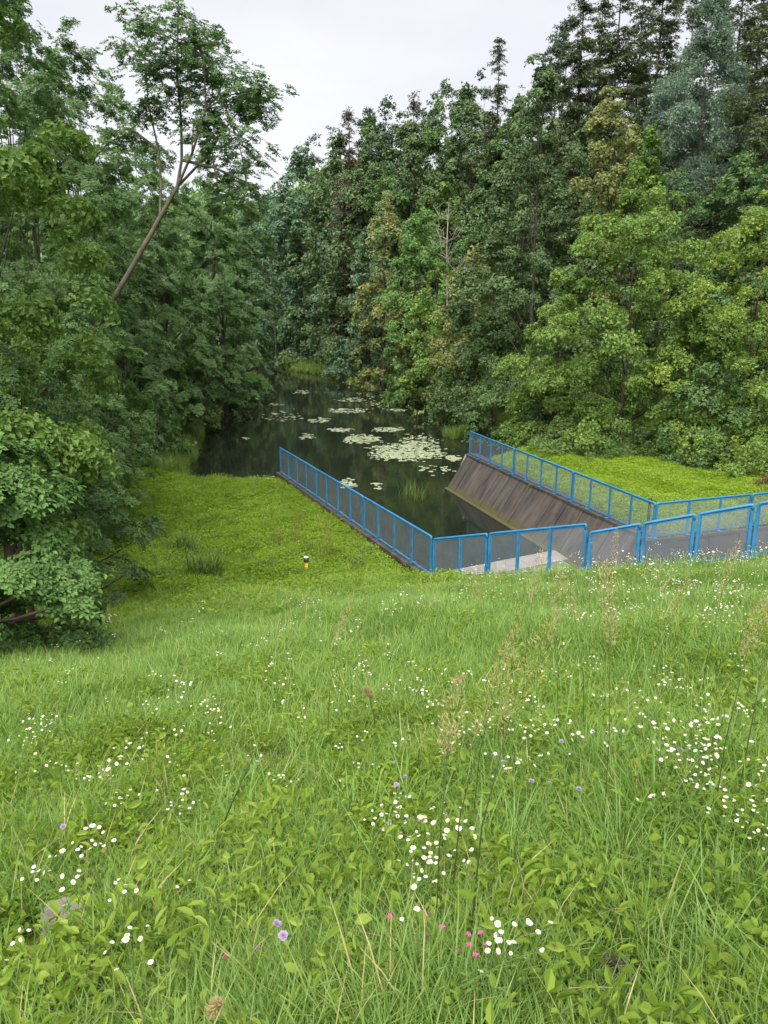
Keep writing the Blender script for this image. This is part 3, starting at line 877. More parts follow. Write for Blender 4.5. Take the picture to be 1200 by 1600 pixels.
BARK = {'pine': 'bark_pine'}
TREES = []
DENS = .62
def tree(kind, px, d, top, Rpx, label, hb=.04, mat=None, n=1.0, lean=(0, 0), cat='tree', name=None, group=None, base=None, form=None, spray=5.9, trunk=None, shape='tri', **kw):
    """stands a tree at the distance d along the sight line px, tall enough to reach the row top; Rpx is its half width, n the density"""
    seed = len(TREES) * 17 + 5; rng = np.random.default_rng(seed); random.seed(seed)
    zt = CAMZ + d * tan_at(top)
    depth_mid = d * cos(PITCH) - (zt * .5 - CAMZ * .8) * sin(PITCH)
    x = (px - 600) / 1200 * depth_mid
    zb = float(ground(x, d)) - .15 if base is None else base
    H = zt - zb; R = Rpx / 1200 * depth_mid
    pxs = depth_mid / 768.0
    ss = float(np.clip(pxs * spray, .23, 1.6))
    if cat == 'shrub': ss *= .8
    area = 2 * pi * R * H * .62
    N = int(np.clip(n * DENS * area / (ss * ss), 100, 3200))
    r0 = trunk or max(.05, min(.20, H * .0095))
    if name is None: name = {'spruce': 'spruce_tree', 'pine': 'pine_tree'}.get(kind, 'broadleaf_tree')
    root = empty(name, (x, d, zb), label, cat, group)
    TREES.append((label, round(x, 1), d, round(H, 1), round(R, 1), N))
    if kind == 'spruce':
        N = int(N * 1.45)
        P, X, Z, scl, tint, br = crown_spruce(rng, H, R, hb, ss * 1.25, N, **kw)
        mb, _ = build_trunk(rng, H, r0, (0, 0), [], .97, 0, .004)
        for a, b in br: mb.tube([a, (a + b) / 2 + np.array((0, 0, .05 * R)), b], [.04, .03, .012], 4)
        mb.build('trunk', M['bark'], root)
        link('crown', crown_mesh(form or 'needle', shape, mat or 'spruce', P, X, Z, scl, tint, rng), root)
    else:
        opts = dict(prof='round'); fm = 'clump'
        if kind == 'maple':    opts = dict(prof='dome', lobes_n=110, lobe=.19, droop=.12)
        if kind == 'hornbeam': opts = dict(prof='egg', lobes_n=120, lobe=.22, flat=.55, layer=.45, droop=.28); fm = 'fan'
        if kind == 'alder':    opts = dict(prof='alder', lobes_n=130, lobe=.17, flat=.6, layer=.25, droop=.12)
        if kind == 'willow':   opts = dict(prof='egg', lobes_n=60, lobe=.24, flat=1.1); fm = 'shoot'
        if kind == 'pine':     opts = dict(prof='top', lobes_n=52, lobe=.28, flat=.6); fm = 'tuft'
        if kind == 'shrub':    opts = dict(prof='dome', lobes_n=24, lobe=.36)
        opts.update(kw)
        if kind == 'pine': N = int(N * 1.0)
        K, X, Z, scl, tint, C = crown_broad(rng, H, R, hb, ss=ss, N=N, lean=lean, **opts)
        mb, _ = build_trunk(rng, H, r0, lean, C, .82 if kind == 'pine' else .66, 18)
        mb.build('trunk', M[BARK.get(kind, 'bark')], root)
        link('crown', crown_mesh(form or fm, shape, mat or kind, K, X, Z, scl, tint, rng), root)
    return root

# --- right bank, front row along the lawn
tree('maple', 985, 40, 250, 158, 'broad bright green tree rising in the middle of the right bank above the lawn', n=1.25, hb=.02)
tree('maple', 1180, 36.5, 300, 150, 'bright yellowish tree at the right edge of the photo above the lawn', n=1.2, mat='maple2', hb=.02)
tree('maple', 870, 43, 445, 85, 'mid green tree left of the broad bright tree leaning over the bank', mat='maple', hb=.02)
tree('maple', 1085, 37.8, 455, 95, 'green tree filling the gap between the two bright trees by the lawn', mat='maple', hb=.02)
tree('maple', 1110, 35.2, 560, 85, 'low dense tree spreading over the right end of the lawn', mat='hornbeam', hb=.02)
tree('maple', 1245, 32.6, 440, 110, 'tree cut by the right edge of the photo with leaves down to the lawn', mat='maple', hb=.02)
tree('shrub', 915, 40.5, 585, 42, 'tall pale shrub at the lawn edge right of the right fence', mat='shrub', cat='shrub', name='shrub')
tree('shrub', 877, 38.6, 648, 30, 'rounded pale yellow green bush just behind the right fence', mat='shrub', cat='shrub', name='shrub')
tree('shrub', 950, 38.2, 650, 36, 'low grey green bush on the far edge of the lawn', mat='beech', cat='shrub', name='shrub')
tree('shrub', 840, 43.5, 590, 42, 'dark round bush over the water right of the wall end', mat='hornbeam', cat='shrub', name='shrub')
tree('shrub', 1010, 37.2, 672, 34, 'small dark bush under the broad bright tree at the lawn', mat='hornbeam', cat='shrub', name='shrub')
tree('shrub', 1095, 34.4, 672, 40, 'small bush of hanging leaves near the right end of the lawn', mat='hornbeam', cat='shrub', name='shrub')
tree('shrub', 1170, 32.9, 655, 48, 'bush with hanging leaves above the brown brush heap', mat='maple', cat='shrub', name='shrub')
# --- right bank, along the water
tree('alder', 838, 53, 84, 138, 'tall dark alder standing above all its neighbours on the right bank', hb=.03)
tree('maple', 775, 56, 430, 62, 'dark green waterside tree below the tall alder', mat='hornbeam', hb=.02)
tree('maple', 735, 60, 385, 68, 'yellow green tree overhanging the water before the tall alder', mat='yellow', hb=.02)
tree('maple', 690, 66, 400, 60, 'lime green tree leaning out over the water in mid bank', mat='maple', hb=.02)
tree('maple', 655, 72, 300, 66, 'rounded green tree on the right bank left of the bare dead tree', mat='beech', hb=.02)
tree('maple', 600, 79, 300, 50, 'slim olive tree at the waterside left of the rounded green tree', mat='yellow', hb=.02)
tree('maple', 575, 84, 345, 34, 'narrow dark waterside tree behind the slim olive tree', mat='far', hb=.02)
tree('shrub', 535, 92, 525, 26, 'dark bush on the point of the right bank beside the reeds', mat='far', cat='shrub', name='shrub')
tree('shrub', 700, 58, 560, 48, 'dark bush hanging over the water below the lime green tree', mat='hornbeam', cat='shrub', name='shrub')
tree('shrub', 775, 50, 560, 52, 'dark bush over the water close beyond the right wall end', mat='hornbeam', cat='shrub', name='shrub')
tree('shrub', 645, 72, 520, 46, 'dark bush hanging over the water below the rounded tree', mat='alder', cat='shrub', name='shrub')
# --- right slope, second and third rows
tree('spruce', 772, 82, 60, 50, 'tall slender spruce rising above the skyline left of the alder', mat='olive', n=1.5, droop=.5, hb=.08)
tree('maple', 735, 94, 138, 70, 'round topped green tree under the skyline left of the slender spruce', mat='alder', hb=.1)
tree('pine', 697, 104, 115, 44, 'high pine at the skyline right of the low forest edge', hb=.15)
tree('pine', 742, 106, 94, 44, 'high pine on the skyline just left of the slender spruce', hb=.15)
tree('maple', 640, 96, 175, 74, 'broad dark green tree in the middle of the right slope', mat='alder', hb=.1)
tree('spruce', 645, 106, 138, 38, 'thin pale topped spruce poking above the broad dark tree', mat='brownspruce', gap=.3)
tree('pine', 608, 108, 148, 44, 'pine at the skyline beside the thin pale topped spruce', hb=.15)
tree('pine', 575, 110, 158, 44, 'pine at the skyline behind the dying brown spruce', hb=.15)
tree('spruce', 547, 104, 165, 48, 'dying brown spruce with thin needles on the skyline', mat='brownspruce', gap=.25)
tree('spruce', 522, 118, 196, 42, 'dark small spruce left of the dying brown spruce', mat='spruce')
tree('pine', 492, 122, 203, 38, 'leftmost small pine on the far skyline', hb=.15)
tree('maple', 560, 98, 250, 60, 'green tree below the dying brown spruce', mat='alder', hb=.06)
tree('maple', 690, 88, 270, 64, 'soft green tree behind the bare dead tree', mat='shrub', hb=.06)
tree('maple', 605, 92, 255, 58, 'dark rounded crown above the slim olive tree', mat='hornbeam', hb=.06)
tree('maple', 500, 112, 285, 58, 'dark green tree at the far bend of the pond above the reeds', mat='alder', hb=.02)
tree('maple', 455, 128, 240, 66, 'farthest grey green tree at the end of the pond', mat='far', hb=.02)
tree('maple', 480, 121, 380, 32, 'dark low tree at the pond end beside the reed spit', mat='far', hb=.02)
tree('maple', 425, 120, 290, 50, 'shaded tree at the far left end of the pond', mat='far', hb=.02)
tree('maple', 440, 126, 450, 40, 'dark low growth closing the far end of the pond', n=.55, mat='far', hb=.0)
tree('maple', 520, 104, 430, 34, 'dark tree behind the bush on the reed point', mat='alder', hb=.02)
tree('maple', 945, 58, 128, 78, 'yellow green flowering tree on the slope above the broad bright tree', mat='yellow', hb=.1)
tree('maple', 1000, 54, 188, 52, 'vivid green tree top below the grey green willow', mat='bright', hb=.1)
tree('willow', 1085, 56, -35, 105, 'tall grey green willow on the upper right slope', n=1.35, mat='willow', hb=.06)
tree('spruce', 1195, 50, -170, 125, 'large olive spruce at the upper right edge of the photo', mat='olive', droop=.6, hb=.1)
tree('spruce', 895, 72, -45, 84, 'ragged grey spruce at the left end of the high right skyline', mat='spruce', gap=.15, ragged=.35, hb=.1)
tree('pine', 872, 76, 5, 46, 'thin pine with bare trunk at the left end of the high right skyline', hb=.45)
tree('spruce', 950, 74, -60, 84, 'tall spruce above the yellow green flowering tree', mat='olive', ragged=.35, hb=.15)
tree('spruce', 1015, 70, -90, 78, 'tall dark spruce left of the grey green willow', ragged=.3, hb=.1)
tree('pine', 1060, 76, -80, 60, 'dark pine showing above the grey green willow', hb=.15)
tree('spruce', 1135, 68, -120, 84, 'dark spruce behind the grey green willow near the edge', hb=.1)
tree('maple', 905, 64, 175, 66, 'dark green tree between the alder and the flowering tree', n=.8, mat='alder', hb=.04)
tree('maple', 1140, 48, 215, 100, 'dark green tree below the large olive spruce', n=.8, mat='hornbeam', hb=.04)
tree('maple', 1040, 48, 235, 76, 'dark green tree behind the broad bright tree', n=.55, mat='hornbeam', hb=.04)
tree('maple', 1185, 46, 235, 80, 'shaded tree behind the bright yellowish tree', n=.55, mat='hornbeam', hb=.04)
tree('maple', 800, 70, 260, 70, 'dark green tree in the gap behind the tall alder', n=.55, mat='alder', hb=.04)
tree('maple', 745, 72, 330, 60, 'green tree between the bare dead tree and the alder', mat='hornbeam', hb=.04)

# bare dead tree
def bare_tree(px, d, top, base_py, label):
    rng = np.random.default_rng(99)
    zt = CAMZ + d * tan_at(top); x = (px - 600) / 1200 * d * cos(PITCH); zb = float(ground(x, d)) - .1; H = zt - zb
    root = empty('dead_tree', (x, d, zb), label, 'tree')
    mb = MB(); mb.tube([(0, 0, 0), (.2, 0, H * .4), (0, .1, H * .75), (.1, 0, H)], [.13, .10, .06, .015], 6); mb.build('trunk', M['bark_dead'], root)
    mb = MB()
    for i in range(26):
        z = H * rng.uniform(.45, .97); a = rng.uniform(0, 6.28); l = (H - z) * .20 + .5 + rng.random() * .6
        p = np.array((cos(a), sin(a), 0))
        s = np.array((.1, 0, z)); e = s + p * l + np.array((0, 0, l * .9)); mdl = s + p * l * .6 + np.array((0, 0, l * .25))
        mb.tube([s, mdl, e], [.038, .028, .010], 4)
        for k in range(3):
            q = s + (e - s) * rng.uniform(.4, .95); mb.tube([q, q + rng.normal(0, .25, 3) + np.array((0, 0, .35))], [.02, .01], 3)
    mb.build('branches', M['bark_dead'], root)
    return root
bare_tree(696, 71, 318, 430, 'bare grey dead tree among the green crowns of the right bank')

# --- left bank
tree('hornbeam', 390, 92, 240, 46, 'far left bank tree closing off the pond bend', mat='far', hb=.02)
tree('hornbeam', 372, 74, 215, 62, 'dark left bank tree far along the water', mat='hornbeam', hb=.02)
tree('hornbeam', 342, 58, 275, 68, 'overhanging left bank tree with long sprays over the water', mat='hornbeam', hb=.01)
tree('hornbeam', 258, 47, 250, 76, 'left bank tree with layered branches below the leaning tree', mat='hornbeam', hb=.01)
tree('hornbeam', 185, 38, 330, 82, 'dark layered hornbeam at the left shore behind the grass', mat='hornbeam', hb=.01)
tree('hornbeam', 135, 44, 20, 150, 'tall tree behind the leaning tree on the left', mat='hornbeam', hb=.05)
tree('hornbeam', 250, 56, 180, 92, 'green tree seen under the crown of the leaning tree', mat='hornbeam', hb=.04)
tree('hornbeam', 50, 30, -60, 150, 'high dark hornbeam on the left above the low branches', n=1.2, mat='hornbeam', hb=.02)
tree('hornbeam', 120, 25.5, 340, 115, 'mid height hornbeam with drooping sprays at the left of the lawn', mat='beech', hb=.01)
tree('hornbeam', 35, 20.5, 420, 130, 'shady hornbeam at the left edge with twigs down to the lawn', mat='hornbeam', hb=.01)
tree('maple', -62, 14.5, -430, 238, 'bright green maple hanging in at the upper left corner', mat='bright', hb=.14, prof='egg', shape='quad', spray=8)
tree('hornbeam', -60, 24, -160, 170, 'dense tree at the far left edge behind the bright maple', n=.7, mat='hornbeam', hb=.02)
tree('hornbeam', 200, 68, 120, 90, 'tree far back on the left slope at the skyline', n=.55, mat='hornbeam', hb=.05)
tree('hornbeam', 60, 58, -40, 120, 'tall tree at the left skyline behind the bright maple', n=.9, mat='hornbeam', hb=.05)
tree('shrub', 225, 37.5, 610, 38, 'dark bush on the left shore above the waterside grass', mat='hornbeam', cat='shrub', name='shrub')
tree('shrub', 165, 32, 650, 46, 'dark bush behind the left edge of the lawn', mat='hornbeam', cat='shrub', name='shrub')

tree('maple', 590, 101, 195, 62, 'green tree on the skyline between the two thin spruces', mat='alder', hb=.06)
tree('pine', 668, 110, 155, 44, 'low pine at the skyline left of the two high pines', hb=.15)
tree('maple', 815, 66, 150, 60, 'dark crown half hidden behind the left side of the alder', mat='alder', hb=.06)
tree('maple', 780, 80, 185, 60, 'green crown behind the slender spruce', mat='hornbeam', hb=.06)
tree('maple', 540, 108, 265, 56, 'dark crown over the dark tree on the reed point', mat='far', hb=.04)
tree('hornbeam', 105, 17.5, 560, 105, 'low hornbeam spreading twigs over the left edge of the lawn', mat='hornbeam', hb=.0, prof='dome', shape='quad', spray=5.5)
tree('hornbeam', 20, 14.5, 520, 135, 'shaded hornbeam behind the leafy beech at the left', n=.6, mat='hornbeam', hb=.0, prof='dome', shape='quad', spray=5.5)

# the leaning tree over the left bank
def leaning_tree():
    rng = np.random.default_rng(321); random.seed(321)
    D = 26.0
    def W(px, py, dd=0.0):
        d = D + dd; z = CAMZ + d * tan_at(py); dep = d * cos(PITCH) - (z - CAMZ) * sin(PITCH)
        return np.array(((px - 600) / 1200 * dep, d, z))
    b = np.array((-12.2, D + .6, float(ground(-12.2, D + .6)) - .1))
    root = empty('leaning_tree', tuple(b), 'slender tree leaning right over the bank with a bare pale trunk', 'tree')
    mb = MB()
    tr = [b, W(120, 560, .3), W(178, 466, .1), W(212, 408), W(250, 340), W(277, 292), W(284, 250)]
    mb.tube([p - b for p in tr], [.125, .10, .085, .075, .066, .056, .042], 8, wob=.10)
    stems = [[W(250, 340), W(252, 290, .3), W(248, 235, .5), W(232, 165, .6), W(226, 90, .5)],
             [W(277, 292), W(300, 240, -.3), W(322, 170, -.6), W(318, 90, -.8), W(290, 20, -.5)],
             [W(277, 292), W(322, 245, .6), W(360, 190, .8), W(392, 150, .9)],
             [W(284, 250), W(283, 185, .3), W(276, 110, .4), W(279, 20, .2)],
             [W(248, 235, .5), W(210, 205, .9), W(170, 222, 1.4), W(150, 245, 1.7)],
             [W(284, 250), W(335, 262, -.6), W(385, 285, -.9)]]
    for st in stems:
        n = len(st); mb.tube([p - b for p in st], [.040 * (1 - k / n) + .010 for k in range(n)], 6, wob=.06)
    lob = [(280, 15, .55), (272, 55, .75), (236, 60, .7), (300, 75, .8), (225, 110, .75), (262, 115, .8), (318, 95, .8), (335, 130, .9), (290, 150, .8),
           (362, 140, .85), (392, 140, .7), (378, 175, .85), (345, 190, .85), (405, 165, .6), (250, 165, .75), (222, 170, .65), (330, 225, .75), (372, 220, .8),
           (300, 205, .55), (200, 215, .6), (168, 225, .6), (395, 250, .65), (365, 285, .8), (400, 300, .6), (340, 305, .7), (330, 60, .5), (205, 40, .55), (185, 80, .6)]
    C = np.array([W(px + rng.normal(0, 5), py, rng.normal(0, .9)) for px, py, r in lob]) - b; lr = np.array([r for *_, r in lob])
    for c in C:
        j = rng.integers(0, len(stems)); q = min((p - b for st in stems for p in st[1:]), key=lambda p: np.linalg.norm(p - c))
        mb.tube([q, (q + c) / 2 + (0, 0, .12), c], [.03, .02, .008], 4)
    mb.build('trunk', M['bark_pale'], root)
    N = 1400; w = lr ** 2 / (lr ** 2).sum(); li = rng.choice(len(C), N, p=w)
    d = unit(rng.normal(0, 1, (N, 3)) + (0, 0, .2)); K = C[li] + d * (lr[li] * rng.uniform(.25, 1.5, N))[:, None] * (1, 1, .75)
    X = unit(d * (1, 1, .3) + rng.normal(0, .4, (N, 3))); Z = unit(np.array((0, 0, 1.0)) + d * .4 + rng.normal(0, .25, (N, 3)))
    link('crown', crown_mesh('fan', 'tri', 'hornbeam', K, X, Z, .23 * rng.uniform(.55, 1.25, N), rng.normal(0, .1, N), rng), root)
leaning_tree()

# the nearest beech, close enough to see its leaves
def near_beech(px, d, top, Rpx, label, mat, npart=300, N=900, seed=77, hb=0.0):
    rng = np.random.default_rng(seed); random.seed(seed)
    zt = CAMZ + d * tan_at(top); x = (px - 600) / 1200 * (d * cos(PITCH) + 1); zb = float(ground(x, d)) - .1
    H = zt - zb; R = Rpx / 1200 * d
    root = empty('beech_tree', (x, d, zb), label, 'tree')
    K, X, Z, scl, tint, C = crown_broad(rng, H, R, hb, 'dome', .27, N, 110, .20, .5, .50, .35)
    mb, _ = build_trunk(rng, H, .09, (0, 0), C, .8, 26); mb.build('trunk', M['bark_pale'], root)
    me = crown_mesh('near_fan', 'oval', mat, K, X, Z, scl, tint, rng)
    link('crown', me, root)
    # single leaves at the twig ends that face the meadow
    fv = leaf_oval(np.zeros((1, 3)), np.array([[0, 0, 1.0]]), np.array([[1.0, 0, 0]]), np.array([1.0]), np.array([.66]))
    leaf = [np_mesh('leaf', fv[0], fv[1], M[mat], {'tint': ('FACE', [t, t])}) for t in (.35, .5, .65, .8)]
    front = np.argsort((K[:, 1] - .6 * K[:, 0]))[:npart]
    eu = euler_of(unit(X[front] + rng.normal(0, .5, (len(front), 3)) - (0, 0, .3)), unit(Z[front] + rng.normal(0, .25, (len(front), 3))))
    for k, (p, e) in enumerate(zip(K[front] + X[front] * scl[front][:, None], eu)):
        o = link('leaf', leaf[k % 4], root, tuple(p)); o.rotation_euler = tuple(e); o.scale = (.092,) * 3
near_beech(-25, 10.4, 630, 190, 'leafy beech with drooping twigs low at the left edge of the meadow', 'beech')

# ------------------------------------------------------------------ low plants: sources for the scattered cover
def blades(seed, n, rad, h0, h1, w, lean=.5, curl=.6, mat='grass', up=0.0):
    r = np.random.default_rng(seed)
    a = r.uniform(0, 6.28, n); q = rad * np.sqrt(r.random(n)); B = np.stack([q * np.cos(a), q * np.sin(a), np.zeros(n) - .02], 1)
    h = r.uniform(h0, h1, n); az = r.uniform(0, 6.28, n); ln = np.abs(r.normal(0, lean, n)); cu = curl * r.uniform(.2, 1.4, n)
    D = np.stack([np.cos(az), np.sin(az), 0 * az], 1); S = np.stack([-np.sin(az), np.cos(az), 0 * az], 1); V = []
    ww = w * r.uniform(.6, 1.3, n)
    for t, k in ((0, .8), (.35, 1.0), (.7, .75), (1.0, .08)):
        th = ln * .6 + cu * t
        hz = h * t * np.cos(th * .75) ; hx = h * t * np.sin(th)
        c = B + D * hx[:, None] + np.stack([0 * hz, 0 * hz, hz], 1)
        V += [c - S * (ww * k * .5)[:, None], c + S * (ww * k * .5)[:, None]]
    V = np.stack(V, 1).reshape(-1, 3)
    b = np.arange(n)[:, None] * 8
    F = np.concatenate([b + np.array([[0, 1, 3, 2]]), b + np.array([[2, 3, 5, 4]]), b + np.array([[4, 5, 7, 6]])])
    t = np.clip(r.normal(.5, .2, n), 0, 1)
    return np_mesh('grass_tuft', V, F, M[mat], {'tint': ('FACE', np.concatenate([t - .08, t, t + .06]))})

def low_leaves(seed, n, rad, L0, L1, W, h, mat='herb', up=.9):
    r = np.random.default_rng(seed)
    a = r.uniform(0, 6.28, n); q = rad * np.sqrt(r.random(n))
    P = np.stack([q * np.cos(a), q * np.sin(a), r.uniform(.25, 1, n) * h], 1)
    A = unit(np.stack([np.cos(a + r.normal(0, 1.0, n)), np.sin(a + r.normal(0, 1.0, n)), r.normal(.15, .35, n)], 1))
    Nn = unit(np.array((0, 0, up)) + r.normal(0, .38, (n, 3)))
    Lx = r.uniform(L0, L1, n); V, F, k = leaf_oval(P, Nn, A, Lx, Lx * W)
    t = np.clip(r.normal(.5, .18, n), 0, 1)
    return np_mesh('leaf_cover', V, F, M[mat], {'tint': ('FACE', np.concatenate([t, t]))})

def rosette(seed, n, L, W, mat='herb', rise=.5):
    r = np.random.default_rng(seed); a = np.arange(n) * 2.4 + r.uniform(0, 6)
    A = unit(np.stack([np.cos(a), np.sin(a), np.full(n, rise) + r.normal(0, .2, n)], 1)); P = A * .01 + (0, 0, .02)
    Nn = unit(np.array((0, 0, 1.0)) - A * .4 + r.normal(0, .15, (n, 3)))
    Lx = L * r.uniform(.6, 1.15, n); V, F, k = leaf_oval(P, Nn, A, Lx, Lx * W, .2, .18)
    t = np.clip(r.normal(.55, .16, n), 0, 1)
    return np_mesh('leaf_cover', V, F, M[mat], {'tint': ('FACE', np.concatenate([t, t]))})

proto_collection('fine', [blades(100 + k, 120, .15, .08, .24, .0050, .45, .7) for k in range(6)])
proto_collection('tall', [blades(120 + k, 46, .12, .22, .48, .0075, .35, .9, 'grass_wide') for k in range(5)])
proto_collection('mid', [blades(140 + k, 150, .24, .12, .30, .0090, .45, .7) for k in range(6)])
proto_collection('herb', [low_leaves(160 + k, 60, .17, .025, .06, .6, .11) for k in range(4)] + [rosette(170 + k, 10, .075, .46) for k in range(3)]
                 + [low_leaves(180 + k, 56, .16, .035, .075, .34, .16) for k in range(3)])
proto_collection('cover', [low_leaves(200 + k, 90, .28, .05, .11, .58, .22, 'terrace') for k in range(3)] + [low_leaves(205, 60, .26, .04, .08, .4, .34, 'terrace')] + [blades(210 + k, 90, .26, .15, .36, .011, .5, .8, 'terrace') for k in range(2)])
proto_collection('dry', [blades(400 + k, 12, .14, .10, .30, .0045, .6, .8, 'straw') for k in range(4)])
proto_collection('lawn', [low_leaves(500 + k, 110, .28, .04, .09, .58, .16, 'lawn') for k in range(4)])
proto_collection('reed', [blades(220 + k, 70, .22, .5, 1.05, .022, .22, .5, 'reed') for k in range(4)])
proto_collection('rushes', [blades(240 + k, 190, .20, .30, .62, .010, .75, .8, 'rush') for k in range(2)])
proto_collection('nettle', [low_leaves(260 + k, 70, .28, .08, .16, .5, .55, 'shrub') for k in range(4)])

def lay(name, coll, P, smin, smax, label, tsd=.10, zsc=1.0, rng=RNG, tilt=.12):
    n = len(P); rot = np.stack([rng.normal(0, tilt, n), rng.normal(0, tilt, n), rng.uniform(0, 6.28, n)], 1)
    s_ = rng.uniform(smin, smax, n); S = np.stack([s_, s_, s_ * zsc * (rng.uniform(.75, 1.25, n))], 1)
    o = scatter(name, coll, P, rot, S, rng.normal(0, tsd, n), None, rng)
    return tag(o, label, None, None, 'stuff')

def jitter_grid(x0, x1, y0, y1, step, rng=RNG):
    gx_, gy_ = np.meshgrid(np.arange(x0, x1, step), np.arange(y0, y1, step))
    p = np.stack([gx_.ravel(), gy_.ravel()], 1); return p + rng.uniform(-.55, .55, p.shape) * step

def on_land(p, pad=.18, front=.25):
    x, y = p[:, 0], p[:, 1]
    return (dist(PIT, x, y) > pad) & (dist(POND, x, y) > .35) & ~inside(MOUTH, x, y)

def with_z(p, dz=0.0): return np.stack([p[:, 0], p[:, 1], ground(p[:, 0], p[:, 1]) + dz], 1)

CLEAR = []
def at_slope(px, py, h):                       # where a sight line meets the level h above the dam slope
    vx, vy = (px - 600) / 1200, (800 - py) / 1200
    d = np.array([vx, cos(PITCH) + vy * sin(PITCH), -sin(PITCH) + vy * cos(PITCH)])
    t = (h + 6.95 - CAMZ) / (d[2] + .30 * (.94 * d[1] - .342 * d[0]))
    return d[0] * t, d[1] * t
for px_, py_, r_ in ((104, 1440, .15), (958, 1538, .10), (432, 1165, .16)): CLEAR.append((*at_slope(px_, py_, .05), r_))
def seen(p, margin=2.6):
    ok = np.ones(len(p), bool)
    for cx_, cy__, r_ in CLEAR: ok &= np.hypot(p[:, 0] - cx_, p[:, 1] - cy__ + r_ * .9) > r_ * 1.75
    return ok & seen_in_frame(p, margin)
def seen_in_frame(p, margin): return np.abs(p[:, 0]) < .56 * np.maximum(p[:, 1], 0) + margin

def slope_u(p): return .94 * p[:, 1] - .342 * p[:, 0]

def blotch(p, sc_, seed=0):                    # soft patches between 0 and 1
    x, y = p[:, 0] * sc_ + seed * 3.1, p[:, 1] * sc_ - seed * 1.7
    return .5 + .25 * (np.sin(x * 1.7 + np.sin(y * 1.3) * 1.2) + np.sin(y * 2.1 + np.sin(x * .9 + 2) * 1.4))

# the meadow on the dam slope
p = jitter_grid(-7, 7, .35, 5.2, .080); p = p[on_land(p) & seen(p, 1.5) & (RNG.random(len(p)) < .45 + .9 * blotch(p, 2.3, 21))]
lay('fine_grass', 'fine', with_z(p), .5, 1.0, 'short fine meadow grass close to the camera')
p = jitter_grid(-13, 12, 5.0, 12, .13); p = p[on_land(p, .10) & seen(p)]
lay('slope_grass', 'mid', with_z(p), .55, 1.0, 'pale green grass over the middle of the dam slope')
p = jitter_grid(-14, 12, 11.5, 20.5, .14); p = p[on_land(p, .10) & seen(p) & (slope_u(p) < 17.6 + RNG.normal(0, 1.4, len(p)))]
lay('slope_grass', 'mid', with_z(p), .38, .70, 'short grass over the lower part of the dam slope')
p = jitter_grid(-7, 7, .35, 6, .19); p = p[on_land(p) & seen(p, 1.5) & (RNG.random(len(p)) < .5)]
lay('dry_grass', 'dry', with_z(p), .6, 1.2, 'dry straw coloured blades between the green ones')
p = jitter_grid(-12, 11, 6, 19, .42); p = p[on_land(p, .2) & seen(p) & (RNG.random(len(p)) < .7 * blotch(p, .7, 9))]
lay('dry_grass', 'dry', with_z(p), .9, 1.5, 'dry straw coloured blades farther down the slope')
p = jitter_grid(-7, 7, .35, 6.5, .15); b = blotch(p, .9, 1); p = p[on_land(p) & seen(p, 1.5) & (RNG.random(len(p)) < .06 + .62 * b * b + .25 * (p[:, 0] > .3) * b)]
lay('broad_grass', 'tall', with_z(p), .45, .95, 'taller broad bladed grass tufts in the near meadow')
p = jitter_grid(-11, 11, 6, 18, .38); b = blotch(p, .5, 2); p = p[on_land(p, .3) & seen(p) & (RNG.random(len(p)) < .8 * b) & (slope_u(p) < 15)]
lay('broad_grass', 'tall', with_z(p), .5, .95, 'taller grass tufts scattered farther down the slope')
p = jitter_grid(-7, 7, .35, 7.5, .085); b = blotch(p, 1.1, 3); p = p[on_land(p) & seen(p, 1.5) & (RNG.random(len(p)) < .25 + .60 * b)]
lay('meadow_herbs', 'herb', with_z(p), .55, 1.0, 'clover, plantain and other low leaves in the near meadow', zsc=1.5)
p = jitter_grid(-12, 11, 6, 19, .26); b = blotch(p, .6, 4); p = p[on_land(p, .3) & seen(p) & (RNG.random(len(p)) < .10 + .55 * b) & (slope_u(p) < 18.2)]
lay('meadow_herbs', 'herb', with_z(p), .75, 1.25, 'low broad leaves among the grass farther down the slope', zsc=1.3)
# terraces
p = jitter_grid(-15, 2.5, 14, 34.5, .17); sd_ = dist(POND, p[:, 0], p[:, 1])
p = p[on_land(p, .02) & (slope_u(p) > 16.2 + RNG.normal(0, 1.1, len(p))) & (p[:, 0] > -11.5) & (p[:, 0] < 1.9)]
lay('terrace_cover', 'cover', with_z(p), .45, 1.0, 'bright yellow green ground cover left of the channel')
p = jitter_grid(4, 22, 22, 41, .17); p = p[on_land(p, .10) & (p[:, 1] + .10 * (p[:, 0] - 8) < 38.5) & (p[:, 0] > 4.2)]
lay('lawn_cover', 'lawn', with_z(p), .6, 1.0, 'bright yellow green lawn right of the channel')
p = jitter_grid(7.5, 21, 34, 39.5, .45); p = p[on_land(p, .3) & (p[:, 1] + .10 * (p[:, 0] - 8) > 35.6 + RNG.normal(0, .4, len(p)))]
lay('nettles', 'nettle', with_z(p), .7, 1.3, 'weedy undergrowth along the foot of the right trees')
p = jitter_grid(-14, 2, 14, 33, .30); p = p[on_land(p, .15) & (slope_u(p) > 15.5) & (p[:, 0] > -11.5) & (RNG.random(len(p)) < np.clip(1.25 - (slope_u(p) - 16) * .16, .10, 1) * (.25 + .75 * blotch(p, .9, 12)))]
lay('terrace_grass', 'mid', with_z(p), .6, 1.15, 'paler grass mixed into the ground cover left of the channel')
p = jitter_grid(-11, 3, 10, 18, .40); p = p[on_land(p, .2) & (slope_u(p) < 17) & (RNG.random(len(p)) < np.clip((slope_u(p) - 11) * .12, 0, .6) * blotch(p, .8, 14))]
lay('terrace_cover', 'cover', with_z(p), .35, .7, 'yellow green ground cover climbing into the slope grass')
